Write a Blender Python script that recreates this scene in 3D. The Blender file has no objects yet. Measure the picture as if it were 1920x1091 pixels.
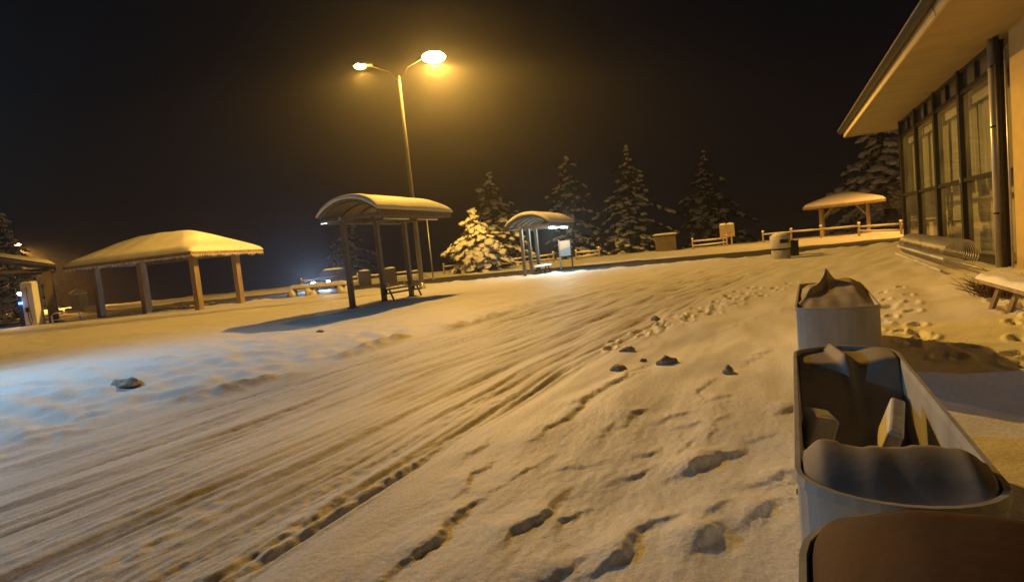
import bpy, bmesh, math, random
import numpy as np
from mathutils import Vector, Matrix

random.seed(7)
S = bpy.context.scene
C = S.collection
R = math.radians
PI = math.pi

# ------------------------------------------------------------------ camera
FPX, TH, ROLL, YAW = 1050.0, math.atan(1050 / 15490), R(5.7), R(25.7)
fwd = Vector((-math.sin(YAW) * math.cos(TH), math.cos(YAW) * math.cos(TH), -math.sin(TH)))
rt0 = Vector((math.cos(YAW), math.sin(YAW), 0))
up0 = rt0.cross(fwd)
rt = rt0 * math.cos(ROLL) - up0 * math.sin(ROLL)
up = up0 * math.cos(ROLL) + rt0 * math.sin(ROLL)
cam_d = bpy.data.cameras.new('camera')
cam = bpy.data.objects.new('camera', cam_d)
C.objects.link(cam)
cam_d.sensor_fit = 'HORIZONTAL'
cam_d.sensor_width = 36
cam_d.lens = 36 * FPX / 1920
cam_d.clip_start = 0.05
cam_d.clip_end = 1500
m = Matrix((rt, up, -fwd)).transposed().to_4x4()
m.translation = (0, 0, 1.4)
cam.matrix_world = m
S.camera = cam

# ------------------------------------------------------------------ night sky and exposure
W = bpy.data.worlds.new('World')
S.world = W
W.use_nodes = True
wn = W.node_tree
bg = wn.nodes['Background']
bg.inputs['Color'].default_value = (0.0028, 0.0026, 0.0036, 1)
bg.inputs['Strength'].default_value = 1.0
S.view_settings.view_transform = 'Standard'
S.view_settings.look = 'None'
S.view_settings.gamma = 1
S.view_settings.exposure = 0
S.view_settings.use_curve_mapping = False
S.render.engine = 'CYCLES'
S.cycles.use_denoising = True
S.cycles.max_bounces = 8
S.cycles.diffuse_bounces = 3
S.cycles.glossy_bounces = 3
S.cycles.volume_bounces = 1
S.cycles.transparent_max_bounces = 12
S.cycles.sample_clamp_indirect = 4
S.cycles.caustics_reflective = False
S.cycles.caustics_refractive = False

LAMP_POWER = 78000.0
COLD_POWER = 1500.0
HAZE = 0.0010


# ------------------------------------------------------------------ materials
def mat(name, col, rough=0.6, metal=0.0, var=0.15, scale=8.0, bump=0.0, bscale=40.0, stretch=None, emit=None, estr=0.0, spec=0.4, col2=None):
    M = bpy.data.materials.new(name)
    M.use_nodes = True
    n, l = M.node_tree.nodes, M.node_tree.links
    b = n['Principled BSDF']
    b.inputs['Roughness'].default_value = rough
    b.inputs['Metallic'].default_value = metal
    b.inputs['Specular IOR Level'].default_value = spec
    tc = n.new('ShaderNodeTexCoord')
    mp = n.new('ShaderNodeMapping')
    l.new(tc.outputs['Object'], mp.inputs['Vector'])
    if stretch:
        mp.inputs['Scale'].default_value = stretch
    nz = n.new('ShaderNodeTexNoise')
    nz.inputs['Scale'].default_value = scale
    nz.inputs['Detail'].default_value = 5
    l.new(mp.outputs['Vector'], nz.inputs['Vector'])
    mx = n.new('ShaderNodeMix')
    mx.data_type = 'RGBA'
    c = Vector(col)
    lo = col2 if col2 else tuple(c * (1 - var * 2))
    mx.inputs[6].default_value = (*lo, 1)
    mx.inputs[7].default_value = (*tuple(c), 1)
    ra = n.new('ShaderNodeMapRange')
    ra.inputs[1].default_value = 0.3
    ra.inputs[2].default_value = 0.62
    l.new(nz.outputs['Fac'], ra.inputs[0])
    l.new(ra.outputs[0], mx.inputs[0])
    l.new(mx.outputs[2], b.inputs['Base Color'])
    if bump:
        bn = n.new('ShaderNodeTexNoise')
        bn.inputs['Scale'].default_value = bscale
        bn.inputs['Detail'].default_value = 6
        l.new(mp.outputs['Vector'], bn.inputs['Vector'])
        bu = n.new('ShaderNodeBump')
        bu.inputs['Strength'].default_value = 0.6
        bu.inputs['Distance'].default_value = bump
        l.new(bn.outputs['Fac'], bu.inputs['Height'])
        l.new(bu.outputs['Normal'], b.inputs['Normal'])
    if emit:
        b.inputs['Emission Color'].default_value = (*emit, 1)
        b.inputs['Emission Strength'].default_value = estr
    return M


def snow_material():
    M = bpy.data.materials.new('ground_snow')
    M.use_nodes = True
    n, l = M.node_tree.nodes, M.node_tree.links
    b = n['Principled BSDF']
    b.inputs['Roughness'].default_value = 0.62
    b.inputs['Specular IOR Level'].default_value = 0.25
    at = n.new('ShaderNodeAttribute')
    at.attribute_name = 'dirt'
    tc = n.new('ShaderNodeTexCoord')
    nz = n.new('ShaderNodeTexNoise')
    nz.inputs['Scale'].default_value = 9
    nz.inputs['Detail'].default_value = 8
    nz.inputs['Roughness'].default_value = 0.7
    l.new(tc.outputs['Object'], nz.inputs['Vector'])
    ra = n.new('ShaderNodeMapRange')
    ra.inputs[1].default_value = 0.3
    ra.inputs[2].default_value = 0.65
    ra.inputs[3].default_value = 0.35
    ra.inputs[4].default_value = 1.3
    l.new(nz.outputs['Fac'], ra.inputs[0])
    mu = n.new('ShaderNodeMath')
    mu.operation = 'MULTIPLY'
    mu.use_clamp = True
    l.new(at.outputs['Fac'], mu.inputs[0])
    l.new(ra.outputs[0], mu.inputs[1])
    mx = n.new('ShaderNodeMix')
    mx.data_type = 'RGBA'
    gn = n.new('ShaderNodeTexNoise')
    gn.inputs['Scale'].default_value = 70
    gn.inputs['Detail'].default_value = 4
    l.new(tc.outputs['Object'], gn.inputs['Vector'])
    gm = n.new('ShaderNodeMix')
    gm.data_type = 'RGBA'
    gm.inputs[6].default_value = (0.70, 0.70, 0.72, 1)
    gm.inputs[7].default_value = (0.93, 0.93, 0.94, 1)
    gr_ = n.new('ShaderNodeMapRange')
    gr_.inputs[1].default_value = 0.33
    gr_.inputs[2].default_value = 0.67
    l.new(gn.outputs['Fac'], gr_.inputs[0])
    l.new(gr_.outputs[0], gm.inputs[0])
    l.new(gm.outputs[2], mx.inputs[6])
    mx.inputs[7].default_value = (0.20, 0.14, 0.10, 1)
    # streaks of packed, slightly dirty snow along the lane
    la = n.new('ShaderNodeAttribute')
    la.attribute_name = 'lane'
    ac = n.new('ShaderNodeAttribute')
    ac.attribute_name = 'across'
    sp = n.new('ShaderNodeSeparateXYZ')
    l.new(tc.outputs['Object'], sp.inputs[0])
    cx = n.new('ShaderNodeCombineXYZ')
    for src, k, dst in ((ac.outputs['Fac'], 9.0, 0), (sp.outputs['Y'], 1.3, 1)):
        q = n.new('ShaderNodeMath')
        q.operation = 'MULTIPLY'
        q.inputs[1].default_value = k
        l.new(src, q.inputs[0])
        l.new(q.outputs[0], cx.inputs[dst])
    sn = n.new('ShaderNodeTexNoise')
    sn.inputs['Scale'].default_value = 1.0
    sn.inputs['Detail'].default_value = 7
    sn.inputs['Roughness'].default_value = 0.68
    l.new(cx.outputs[0], sn.inputs['Vector'])
    sr = n.new('ShaderNodeMapRange')
    sr.inputs[1].default_value = 0.50
    sr.inputs[2].default_value = 0.72
    sr.inputs[3].default_value = 0.0
    sr.inputs[4].default_value = 0.24
    l.new(sn.outputs['Fac'], sr.inputs[0])
    sl = n.new('ShaderNodeMath')
    sl.operation = 'MULTIPLY'
    l.new(sr.outputs[0], sl.inputs[0])
    l.new(la.outputs['Fac'], sl.inputs[1])
    ad = n.new('ShaderNodeMath')
    ad.operation = 'ADD'
    ad.use_clamp = True
    l.new(mu.outputs[0], ad.inputs[0])
    l.new(sl.outputs[0], ad.inputs[1])
    l.new(ad.outputs[0], mx.inputs[0])
    l.new(mx.outputs[2], b.inputs['Base Color'])
    bs_ = n.new('ShaderNodeBump')
    bs_.inputs['Distance'].default_value = 0.018
    l.new(la.outputs['Fac'], bs_.inputs['Strength'])
    l.new(sn.outputs['Fac'], bs_.inputs['Height'])
    bn = n.new('ShaderNodeTexNoise')
    bn.inputs['Scale'].default_value = 30
    bn.inputs['Detail'].default_value = 8
    bn.inputs['Roughness'].default_value = 0.65
    l.new(tc.outputs['Object'], bn.inputs['Vector'])
    bu = n.new('ShaderNodeBump')
    bu.inputs['Strength'].default_value = 0.5
    bu.inputs['Distance'].default_value = 0.014
    l.new(bs_.outputs['Normal'], bu.inputs['Normal'])
    l.new(bn.outputs['Fac'], bu.inputs['Height'])
    l.new(bu.outputs['Normal'], b.inputs['Normal'])
    return M


def glass_material():
    M = bpy.data.materials.new('window_glass')
    M.use_nodes = True
    n, l = M.node_tree.nodes, M.node_tree.links
    n.remove(n['Principled BSDF'])
    t = n.new('ShaderNodeBsdfTransparent')
    t.inputs[0].default_value = (0.90, 0.91, 0.89, 1)
    g = n.new('ShaderNodeBsdfGlossy')
    g.inputs['Roughness'].default_value = 0.04
    lw = n.new('ShaderNodeLayerWeight')
    lw.inputs['Blend'].default_value = 0.5
    pw = n.new('ShaderNodeMath')
    pw.operation = 'POWER'
    pw.inputs[1].default_value = 5.0
    l.new(lw.outputs['Facing'], pw.inputs[0])
    f = n.new('ShaderNodeMath')
    f.operation = 'MULTIPLY_ADD'
    f.inputs[1].default_value = 0.55
    f.inputs[2].default_value = 0.03
    l.new(pw.outputs[0], f.inputs[0])
    d = n.new('ShaderNodeBsdfDiffuse')
    d.inputs[0].default_value = (0.6, 0.6, 0.58, 1)
    tc = n.new('ShaderNodeTexCoord')
    nz = n.new('ShaderNodeTexNoise')
    nz.inputs['Scale'].default_value = 0.9
    nz.inputs['Detail'].default_value = 6
    l.new(tc.outputs['Object'], nz.inputs['Vector'])
    ra = n.new('ShaderNodeMapRange')
    ra.inputs[1].default_value = 0.35
    ra.inputs[2].default_value = 0.75
    ra.inputs[3].default_value = 0.03
    ra.inputs[4].default_value = 0.09
    l.new(nz.outputs['Fac'], ra.inputs[0])
    m0 = n.new('ShaderNodeMixShader')
    l.new(ra.outputs[0], m0.inputs[0])
    l.new(t.outputs[0], m0.inputs[1])
    l.new(d.outputs[0], m0.inputs[2])
    m1 = n.new('ShaderNodeMixShader')
    l.new(f.outputs[0], m1.inputs[0])
    l.new(m0.outputs[0], m1.inputs[1])
    l.new(g.outputs[0], m1.inputs[2])
    l.new(m1.outputs[0], n['Material Output'].inputs['Surface'])
    return M


M_GSNOW = snow_material()
M_SNOW = mat('snow', (0.82, 0.82, 0.84), 0.65, var=0.03, scale=3, bump=0.02, bscale=14, spec=0.25)
M_TREESNOW = mat('tree_snow', (0.70, 0.70, 0.71), 0.7, var=0.06, scale=4, bump=0.05, bscale=9, spec=0.2)
M_CLOD = mat('dirty_snow', (0.42, 0.36, 0.30), 0.8, var=0.25, scale=14, bump=0.015, bscale=45, spec=0.2)
M_BROWNCLOD = mat('brown_slush', (0.64, 0.50, 0.39), 0.85, var=0.3, scale=10, bump=0.03, bscale=30, spec=0.2)
M_ROAD = mat('slushy_road', (0.10, 0.095, 0.10), 0.7, var=0.25, scale=1.2, bump=0.02, bscale=5, stretch=(0.25, 1, 1))
M_WOOD = mat('weathered_wood', (0.36, 0.27, 0.16), 0.75, var=0.2, scale=6, bump=0.006, bscale=30, stretch=(1, 1, 0.15))
M_DWOOD = mat('dark_stained_wood', (0.10, 0.075, 0.05), 0.7, var=0.2, scale=6, bump=0.006, bscale=30, stretch=(1, 1, 0.15))
M_DSTEEL = mat('dark_painted_steel', (0.055, 0.05, 0.045), 0.5, 0.3, var=0.2)
M_SHELTER = mat('shelter_steel', (0.16, 0.13, 0.10), 0.55, 0.2, var=0.2, bump=0.003)
M_GALV = mat('galvanised_steel', (0.55, 0.53, 0.5), 0.42, 0.7, var=0.12, scale=5)
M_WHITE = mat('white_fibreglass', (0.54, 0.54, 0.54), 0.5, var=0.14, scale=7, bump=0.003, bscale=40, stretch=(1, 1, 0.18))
M_PLASTIC = mat('white_cabinet_paint', (0.68, 0.68, 0.66), 0.4, var=0.06, scale=3)
M_GREYBIN = mat('grey_concrete', (0.42, 0.4, 0.37), 0.85, var=0.15, scale=9, bump=0.004)
M_BLACK = mat('black_plastic', (0.025, 0.025, 0.027), 0.5, var=0.2)
M_YWALL = mat('yellow_plaster', (0.46, 0.35, 0.16), 0.85, var=0.06, scale=3, bump=0.003, bscale=60)
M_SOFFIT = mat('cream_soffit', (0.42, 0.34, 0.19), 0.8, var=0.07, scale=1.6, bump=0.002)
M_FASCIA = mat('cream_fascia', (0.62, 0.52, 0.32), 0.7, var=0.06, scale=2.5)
M_MULL = mat('dark_bronze_frame', (0.035, 0.03, 0.022), 0.4, 0.3, var=0.15)
M_GLASS = glass_material()
M_REDSNOW = mat('red_glow_shaded_snow', (0.105, 0.045, 0.036), 0.75, var=0.22, scale=2.5, bump=0.004, bscale=22, spec=0.25, col2=(0.07, 0.05, 0.042))  # snow heap with its shade and a reddish glow put into the colour
M_POLE = mat('dull_pole_paint', (0.16, 0.14, 0.11), 0.7, var=0.12)
M_PIPE = mat('pale_pipe', (0.5, 0.47, 0.42), 0.35, 0.35, var=0.08, scale=3)
M_SHADESNOW = mat('shade_toned_snow', (0.40, 0.36, 0.335), 0.7, var=0.14, scale=4, bump=0.003, bscale=20, spec=0.2)  # planter snow, darker than the rest: its shade is painted into the colour
M_CURT = mat('olive_curtain', (0.35, 0.35, 0.325), 0.9, var=0.1, scale=2, stretch=(1, 1, 0.1))
M_INT = mat('interior_wall', (0.36, 0.35, 0.32), 0.85, var=0.08, scale=1.2)
M_CLOTH = mat('dark_cloth', (0.03, 0.025, 0.025), 0.9, var=0.2)
M_PAPER = mat('pale_board', (0.62, 0.57, 0.48), 0.8, var=0.1)
M_SIGN = mat('worn_signboard', (0.34, 0.27, 0.2), 0.8, var=0.2, scale=7)
M_BARK = mat('bark', (0.07, 0.05, 0.035), 0.9, var=0.3, scale=12, bump=0.02)
M_NEEDLE = mat('conifer_needles', (0.035, 0.05, 0.022), 0.8, var=0.3, scale=2)
M_TWIG = mat('dry_twigs', (0.22, 0.13, 0.06), 0.9, var=0.3)
M_CARPAINT = mat('dark_car_paint', (0.03, 0.032, 0.04), 0.3, 0.2, var=0.1)
M_TYRE = mat('tyre_rubber', (0.02, 0.02, 0.02), 0.85)
M_LENS = mat('sodium_lens', (0.9, 0.8, 0.5), 0.4, emit=(1.0, 0.66, 0.22), estr=40)
M_FARLENS = mat('orange_lens', (0.9, 0.7, 0.4), 0.4, emit=(1.0, 0.55, 0.2), estr=22)
M_LED = mat('white_led_tube', (0.9, 0.9, 0.9), 0.4, emit=(0.72, 0.95, 1.0), estr=40)
M_DIMLED = mat('dim_led', (0.9, 0.9, 0.9), 0.4, emit=(0.75, 0.9, 1.0), estr=2.5)
M_UNLIT = mat('unlit_tube', (0.8, 0.78, 0.7), 0.3, var=0.03)
M_BLUELED = mat('blue_led', (0.1, 0.2, 0.9), 0.4, emit=(0.06, 0.22, 1.0), estr=9)
M_HEAD = mat('headlight_lens', (0.9, 0.9, 1), 0.3, emit=(0.55, 0.75, 1.0), estr=30)
M_RED = mat('red_plastic', (0.3, 0.04, 0.03), 0.5)


# ------------------------------------------------------------------ mesh builder
class MB:
    def __init__(self):
        self.v, self.f = [], []

    def add(self, vs, fs, M=None):
        o = len(self.v)
        self.v += [tuple(M @ Vector(p)) if M else tuple(p) for p in vs]
        self.f += [tuple(i + o for i in q) for q in fs]
        return self

    def box(self, x0, x1, y0, y1, z0, z1, M=None):
        vs = [(x, y, z) for z in (z0, z1) for y in (y0, y1) for x in (x0, x1)]
        return self.add(vs, [(0, 2, 3, 1), (4, 5, 7, 6), (0, 1, 5, 4), (2, 6, 7, 3), (0, 4, 6, 2), (1, 3, 7, 5)], M)

    def bar(self, a, b, w, h=None):
        h = h or w
        a, b = Vector(a), Vector(b)
        d = (b - a)
        L = d.length
        q = d.to_track_quat('Z', 'Y').to_matrix().to_4x4()
        q.translation = a
        return self.box(-w / 2, w / 2, -h / 2, h / 2, 0, L, q)

    def tube(self, pts, r, n=8, cap=True):
        pts = [Vector(p) for p in pts]
        rs = r if isinstance(r, (list, tuple)) else [r] * len(pts)
        o = len(self.v)
        ref = Vector((0.31, 0.17, 0.93))
        for i, p in enumerate(pts):
            t = (pts[min(i + 1, len(pts) - 1)] - pts[max(i - 1, 0)]).normalized()
            rf = ref if abs(t.dot(ref)) < 0.95 else Vector((1, 0, 0))
            a = t.cross(rf).normalized()
            b = t.cross(a)
            for k in range(n):
                an = 2 * PI * k / n
                self.v.append(tuple(p + (a * math.cos(an) + b * math.sin(an)) * rs[i]))
        for i in range(len(pts) - 1):
            for k in range(n):
                k2 = (k + 1) % n
                self.f.append((o + i * n + k, o + i * n + k2, o + (i + 1) * n + k2, o + (i + 1) * n + k))
        if cap:
            self.f.append(tuple(o + k for k in range(n))[::-1])
            e = o + (len(pts) - 1) * n
            self.f.append(tuple(e + k for k in range(n)))
        return self

    def lathe(self, prof, n=20, M=None):
        vs, fs = [], []
        for r, z in prof:
            for k in range(n):
                a = 2 * PI * k / n
                vs.append((r * math.cos(a), r * math.sin(a), z))
        for i in range(len(prof) - 1):
            for k in range(n):
                k2 = (k + 1) % n
                fs.append((i * n + k, i * n + k2, (i + 1) * n + k2, (i + 1) * n + k))
        fs.append(tuple(range(n))[::-1])
        e = (len(prof) - 1) * n
        fs.append(tuple(e + k for k in range(n)))
        return self.add(vs, fs, M)

    def grid(self, fn, nu, nv):
        o = len(self.v)
        for j in range(nv + 1):
            for i in range(nu + 1):
                self.v.append(tuple(fn(i / nu, j / nv)))
        w = nu + 1
        for j in range(nv):
            for i in range(nu):
                a = o + j * w + i
                self.f.append((a, a + 1, a + w + 1, a + w))
        return self

    def blob(self, c, r, seed, sub=2, rough=0.25, freq=1.6, M=None):
        vs, fs = ICO[sub]
        rr = random.Random(seed)
        ph = [(rr.uniform(-1, 1), rr.uniform(-1, 1), rr.uniform(-1, 1), rr.uniform(0, 6)) for _ in range(5)]
        out = []
        for p in vs:
            d = 1 + rough * sum(math.sin(freq * (k + 1) * 1.3 * (p[0] * a + p[1] * b + p[2] * c_) * 2 + q) / (k + 1.5) for k, (a, b, c_, q) in enumerate(ph))
            out.append((c[0] + p[0] * d * r[0], c[1] + p[1] * d * r[1], c[2] + p[2] * d * r[2]))
        return self.add(out, fs, M)

    def build(self, name, material, parent=None, smooth=False, bevel=0.0, kind=None):
        me = bpy.data.meshes.new(name)
        me.from_pydata(self.v, [], self.f)
        me.materials.append(material)
        if smooth:
            me.polygons.foreach_set('use_smooth', [True] * len(me.polygons))
        me.update()
        o = bpy.data.objects.new(name, me)
        C.objects.link(o)
        if parent is not None:
            o.parent = parent
        if bevel:
            b = o.modifiers.new('edge', 'BEVEL')
            b.width = bevel
            b.segments = 2
            b.limit_method = 'ANGLE'
        if kind:
            o['kind'] = kind
        return o


def _ico():
    out = {}
    for s in (1, 2, 3):
        bm = bmesh.new()
        bmesh.ops.create_icosphere(bm, subdivisions=s, radius=1)
        out[s] = ([tuple(v.co) for v in bm.verts], [tuple(v.index for v in f.verts) for f in bm.faces])
        bm.free()
    return out


ICO = _ico()


def tag(o, label, cat, group=None):
    o['label'] = label
    o['category'] = cat
    if group:
        o['group'] = group
    return o


def thing(name, label, cat, loc=(0, 0, 0), rz=0.0, group=None, sc=1.0):
    o = bpy.data.objects.new(name, None)
    C.objects.link(o)
    o.empty_display_size = 0.2
    o.location = loc
    o.rotation_euler = (0, 0, rz)
    o.scale = (sc, sc, sc)
    return tag(o, label, cat, group)


def dup(root, loc, rz, label, sc=None, group=None):
    kids = [(c, list(c.children)) for c in root.children]
    r = root.copy()
    C.objects.link(r)
    r.location = loc
    r.rotation_euler = (0, 0, rz)
    if sc:
        r.scale = (sc, sc, sc) if isinstance(sc, (int, float)) else sc
    r['label'] = label
    if group:
        r['group'] = group
    for ch, subs in kids:
        c = ch.copy()
        C.objects.link(c)
        c.parent = r
        for g in subs:
            d = g.copy()
            C.objects.link(d)
            d.parent = c
    return r


def share(src, parent, loc=(0, 0, 0), rot=(0, 0, 0)):
    c = src.copy()
    C.objects.link(c)
    c.parent = parent
    c.location = loc
    c.rotation_euler = rot
    return c


def lamp(name, kind, loc, power, col, size=0.1, parent=None, fan=None, spot=None, blend=0.5, aim=None, throw=False):
    d = bpy.data.lights.new(name, kind)
    d.energy = power
    d.color = col
    d.shadow_soft_size = size
    if kind == 'SPOT':
        d.spot_size = spot
        d.spot_blend = blend
    if fan:
        d.use_nodes = True
        n, l = d.node_tree.nodes, d.node_tree.links
        em = n['Emission']
        tc = n.new('ShaderNodeTexCoord')
        sx = n.new('ShaderNodeSeparateXYZ')
        l.new(tc.outputs['Normal'], sx.inputs[0])
        # luminaire distribution: intensity grows towards grazing angles (bat wing), little above the horizontal
        cu = n.new('ShaderNodeFloatCurve')
        mr = n.new('ShaderNodeMapRange')
        mr.inputs[1].default_value = -1
        mr.inputs[2].default_value = 1
        l.new(sx.outputs['Z'], mr.inputs[0])
        l.new(mr.outputs[0], cu.inputs['Value'])
        c = cu.mapping.curves[0]
        for p in fan:
            c.points.new(*p)
        pts = sorted(fan)
        while len(c.points) > len(pts):
            c.points.remove(c.points[1])
        for p, q in zip(c.points, pts):
            p.location = q
            p.handle_type = 'VECTOR'
        cu.mapping.update()
        # the heads throw their grazing light along the street, less to one side
        sd = n.new('ShaderNodeMapRange')
        sd.interpolation_type = 'SMOOTHSTEP'
        sd.inputs[1].default_value, sd.inputs[2].default_value = 0.67, 0.88
        sd.inputs[3].default_value, sd.inputs[4].default_value = (1.0, 0.48) if throw else (1.0, 1.0)
        dp_ = n.new('ShaderNodeVectorMath')
        dp_.operation = 'DOT_PRODUCT'
        dp_.inputs[1].default_value = (0.10, -0.98, 0.0)
        l.new(tc.outputs['Normal'], dp_.inputs[0])
        l.new(dp_.outputs['Value'], sd.inputs[0])
        gw = n.new('ShaderNodeMapRange')
        gw.interpolation_type = 'SMOOTHSTEP'
        gw.inputs[1].default_value, gw.inputs[2].default_value = 0.19, 0.27
        l.new(mr.outputs[0], gw.inputs[0])
        mf = n.new('ShaderNodeMix')
        mf.inputs[2].default_value = 1.0
        l.new(gw.outputs[0], mf.inputs[0])
        l.new(sd.outputs[0], mf.inputs[3])
        ml = n.new('ShaderNodeMath')
        ml.operation = 'MULTIPLY'
        l.new(cu.outputs[0], ml.inputs[0])
        l.new(mf.outputs[0], ml.inputs[1])
        l.new(ml.outputs[0], em.inputs['Strength'])
    o = bpy.data.objects.new(name, d)
    C.objects.link(o)
    o.location = loc
    if aim is not None:
        o.rotation_euler = (Vector(aim) - Vector(loc)).to_track_quat('-Z', 'Y').to_euler()
    if parent is not None:
        o.parent = parent
    return o


# ------------------------------------------------------------------ noise
_rs = np.random.RandomState(11)
_P = _rs.permutation(512)
_GA = _rs.uniform(0, 2 * np.pi, 512)


def noise(x, y, seed=0):
    x = np.asarray(x, float) + seed * 17.31
    y = np.asarray(y, float) - seed * 9.77
    xi, yi = np.floor(x).astype(np.int64), np.floor(y).astype(np.int64)
    fx, fy = x - xi, y - yi

    def gr(ix, iy, dx, dy):
        h = _P[(_P[ix & 511] + iy) & 511]
        a = _GA[h]
        return np.cos(a) * dx + np.sin(a) * dy
    u = fx * fx * fx * (fx * (fx * 6 - 15) + 10)
    v = fy * fy * fy * (fy * (fy * 6 - 15) + 10)
    n00, n10 = gr(xi, yi, fx, fy), gr(xi + 1, yi, fx - 1, fy)
    n01, n11 = gr(xi, yi + 1, fx, fy - 1), gr(xi + 1, yi + 1, fx - 1, fy - 1)
    return ((n00 * (1 - u) + n10 * u) * (1 - v) + (n01 * (1 - u) + n11 * u) * v) * 1.4


def fbm(x, y, seed=0, oct=3):
    s, a = 0, 1.0
    for k in range(oct):
        s = s + a * noise(x * 2 ** k, y * 2 ** k, seed + k)
        a *= 0.5
    return s


def sst(a, b, x):
    t = np.clip((x - a) / (b - a), 0, 1)
    return t * t * (3 - 2 * t)


EX = [-160, -60, -33, -26, -19, -12.5, -6.8, -1.4, 3.2, 5.4, 12, 40, 160]
EY = [5, 12, 21.5, 26.8, 28.8, 29.5, 30.1, 30.2, 31.6, 33.2, 37, 48, 60]
FX = [-160, -60, -36, -28, -22, -17, -8.5, -1.8, 4, 6.9, 15, 40, 160]
FY = [12, 20, 33, 36.2, 37.5, 38, 38, 38.3, 38.8, 40.6, 45, 56, 68]


def edge_near(x):
    return np.interp(x, EX, EY)


def edge_far(x):
    return np.interp(x, FX, FY)


_fr = random.Random(5)
FOOT = []
# trails of footprints between the planters and the building, and one crossing the forecourt
for (x0, y0, x1, y1, n) in ((1.9, 5.9, 3.3, 11.6, 9), (1.2, 6.4, 1.9, 12.5, 9), (2.4, 5.6, 2.9, 9.5, 7), (1.7, 6.0, 0.8, 9.5, 6),
                            (-2.2, 7.4, -0.6, 14.5, 12), (-1.9, 8.6, 0.5, 15.5, 10)):
    dx, dy = x1 - x0, y1 - y0
    L = math.hypot(dx, dy)
    n = int(n * 1.5)
    for k in range(n):
        t = (k + _fr.uniform(-0.2, 0.2)) / (n - 1)
        s = 0.12 * (1 if k % 2 else -1) + _fr.uniform(-0.06, 0.06)
        FOOT.append((x0 + dx * t - dy / L * s, y0 + dy * t + dx / L * s, math.atan2(dy, dx) + _fr.uniform(-0.4, 0.4), _fr.uniform(0.55, 0.95)))


LANE = []
_fl = random.Random(19)
for _k in range(16):
    LANE.append((_fl.uniform(-6.7, -2.7), _fl.uniform(0.025, 0.07), _fl.uniform(0.010, 0.024), 160 + _k))
DRIFT = [(-1.70, 3.86, -1.68, 4.86, 0.060), (-1.68, 4.86, -1.48, 6.06, 0.050), (-1.67, 8.09, -1.85, 10.5, 0.045), (-1.18, 4.09, -1.12, 4.43, 0.060), (-0.91, 4.25, -0.72, 4.48, 0.035),
         (-0.75, 4.11, -0.65, 4.22, 0.030), (-1.30, 3.21, -1.11, 3.35, 0.025), (-0.96, 3.09, -0.80, 3.31, 0.030), (-0.61, 3.24, -0.40, 3.51, 0.070), (-1.27, 2.36, -1.21, 2.82, 0.070),
         (-0.82, 2.22, -0.61, 2.66, 0.090), (-0.44, 2.41, -0.35, 2.62, 0.080), (-1.68, 2.12, -1.64, 2.46, 0.050), (-1.61, 2.41, -1.67, 2.75, 0.035), (-1.83, 2.72, -1.85, 3.16, 0.040),
         (-2.07, 3.27, -2.09, 3.61, 0.030), (-1.74, 1.87, -1.69, 2.19, 0.050), (-0.07, 4.49, 0.07, 4.71, 0.050), (-0.20, 3.16, -0.02, 3.45, 0.060), (-0.92, 3.48, -0.81, 3.64, 0.030),
         (-1.08, 2.46, -1.05, 2.70, 0.040), (-1.03, 2.08, -0.95, 2.25, 0.050), (-0.26, 2.72, -0.10, 2.98, 0.050), (-1.24, 3.72, -1.22, 4.08, 0.030), (-1.60, 2.84, -1.51, 3.28, 0.025),
         (-0.63, 4.71, -0.44, 4.96, 0.020), (-0.47, 3.56, -0.29, 3.73, 0.030), (-0.27, 3.88, -0.11, 4.01, 0.025)]
_fd = random.Random(41)
for _k in range(20):
    _y = 2.4 + 11 * _fd.random() ** 1.3
    _x = 0.0055 * _y * _y + _fd.uniform(-2.2, 0.0)
    _l = _fd.uniform(0.15, 0.5) * (1 + _y / 8)
    DRIFT.append((_x, _y, _x + _l * _fd.uniform(0.0, 0.5), _y + _l, _fd.uniform(0.012, 0.03)))


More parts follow.
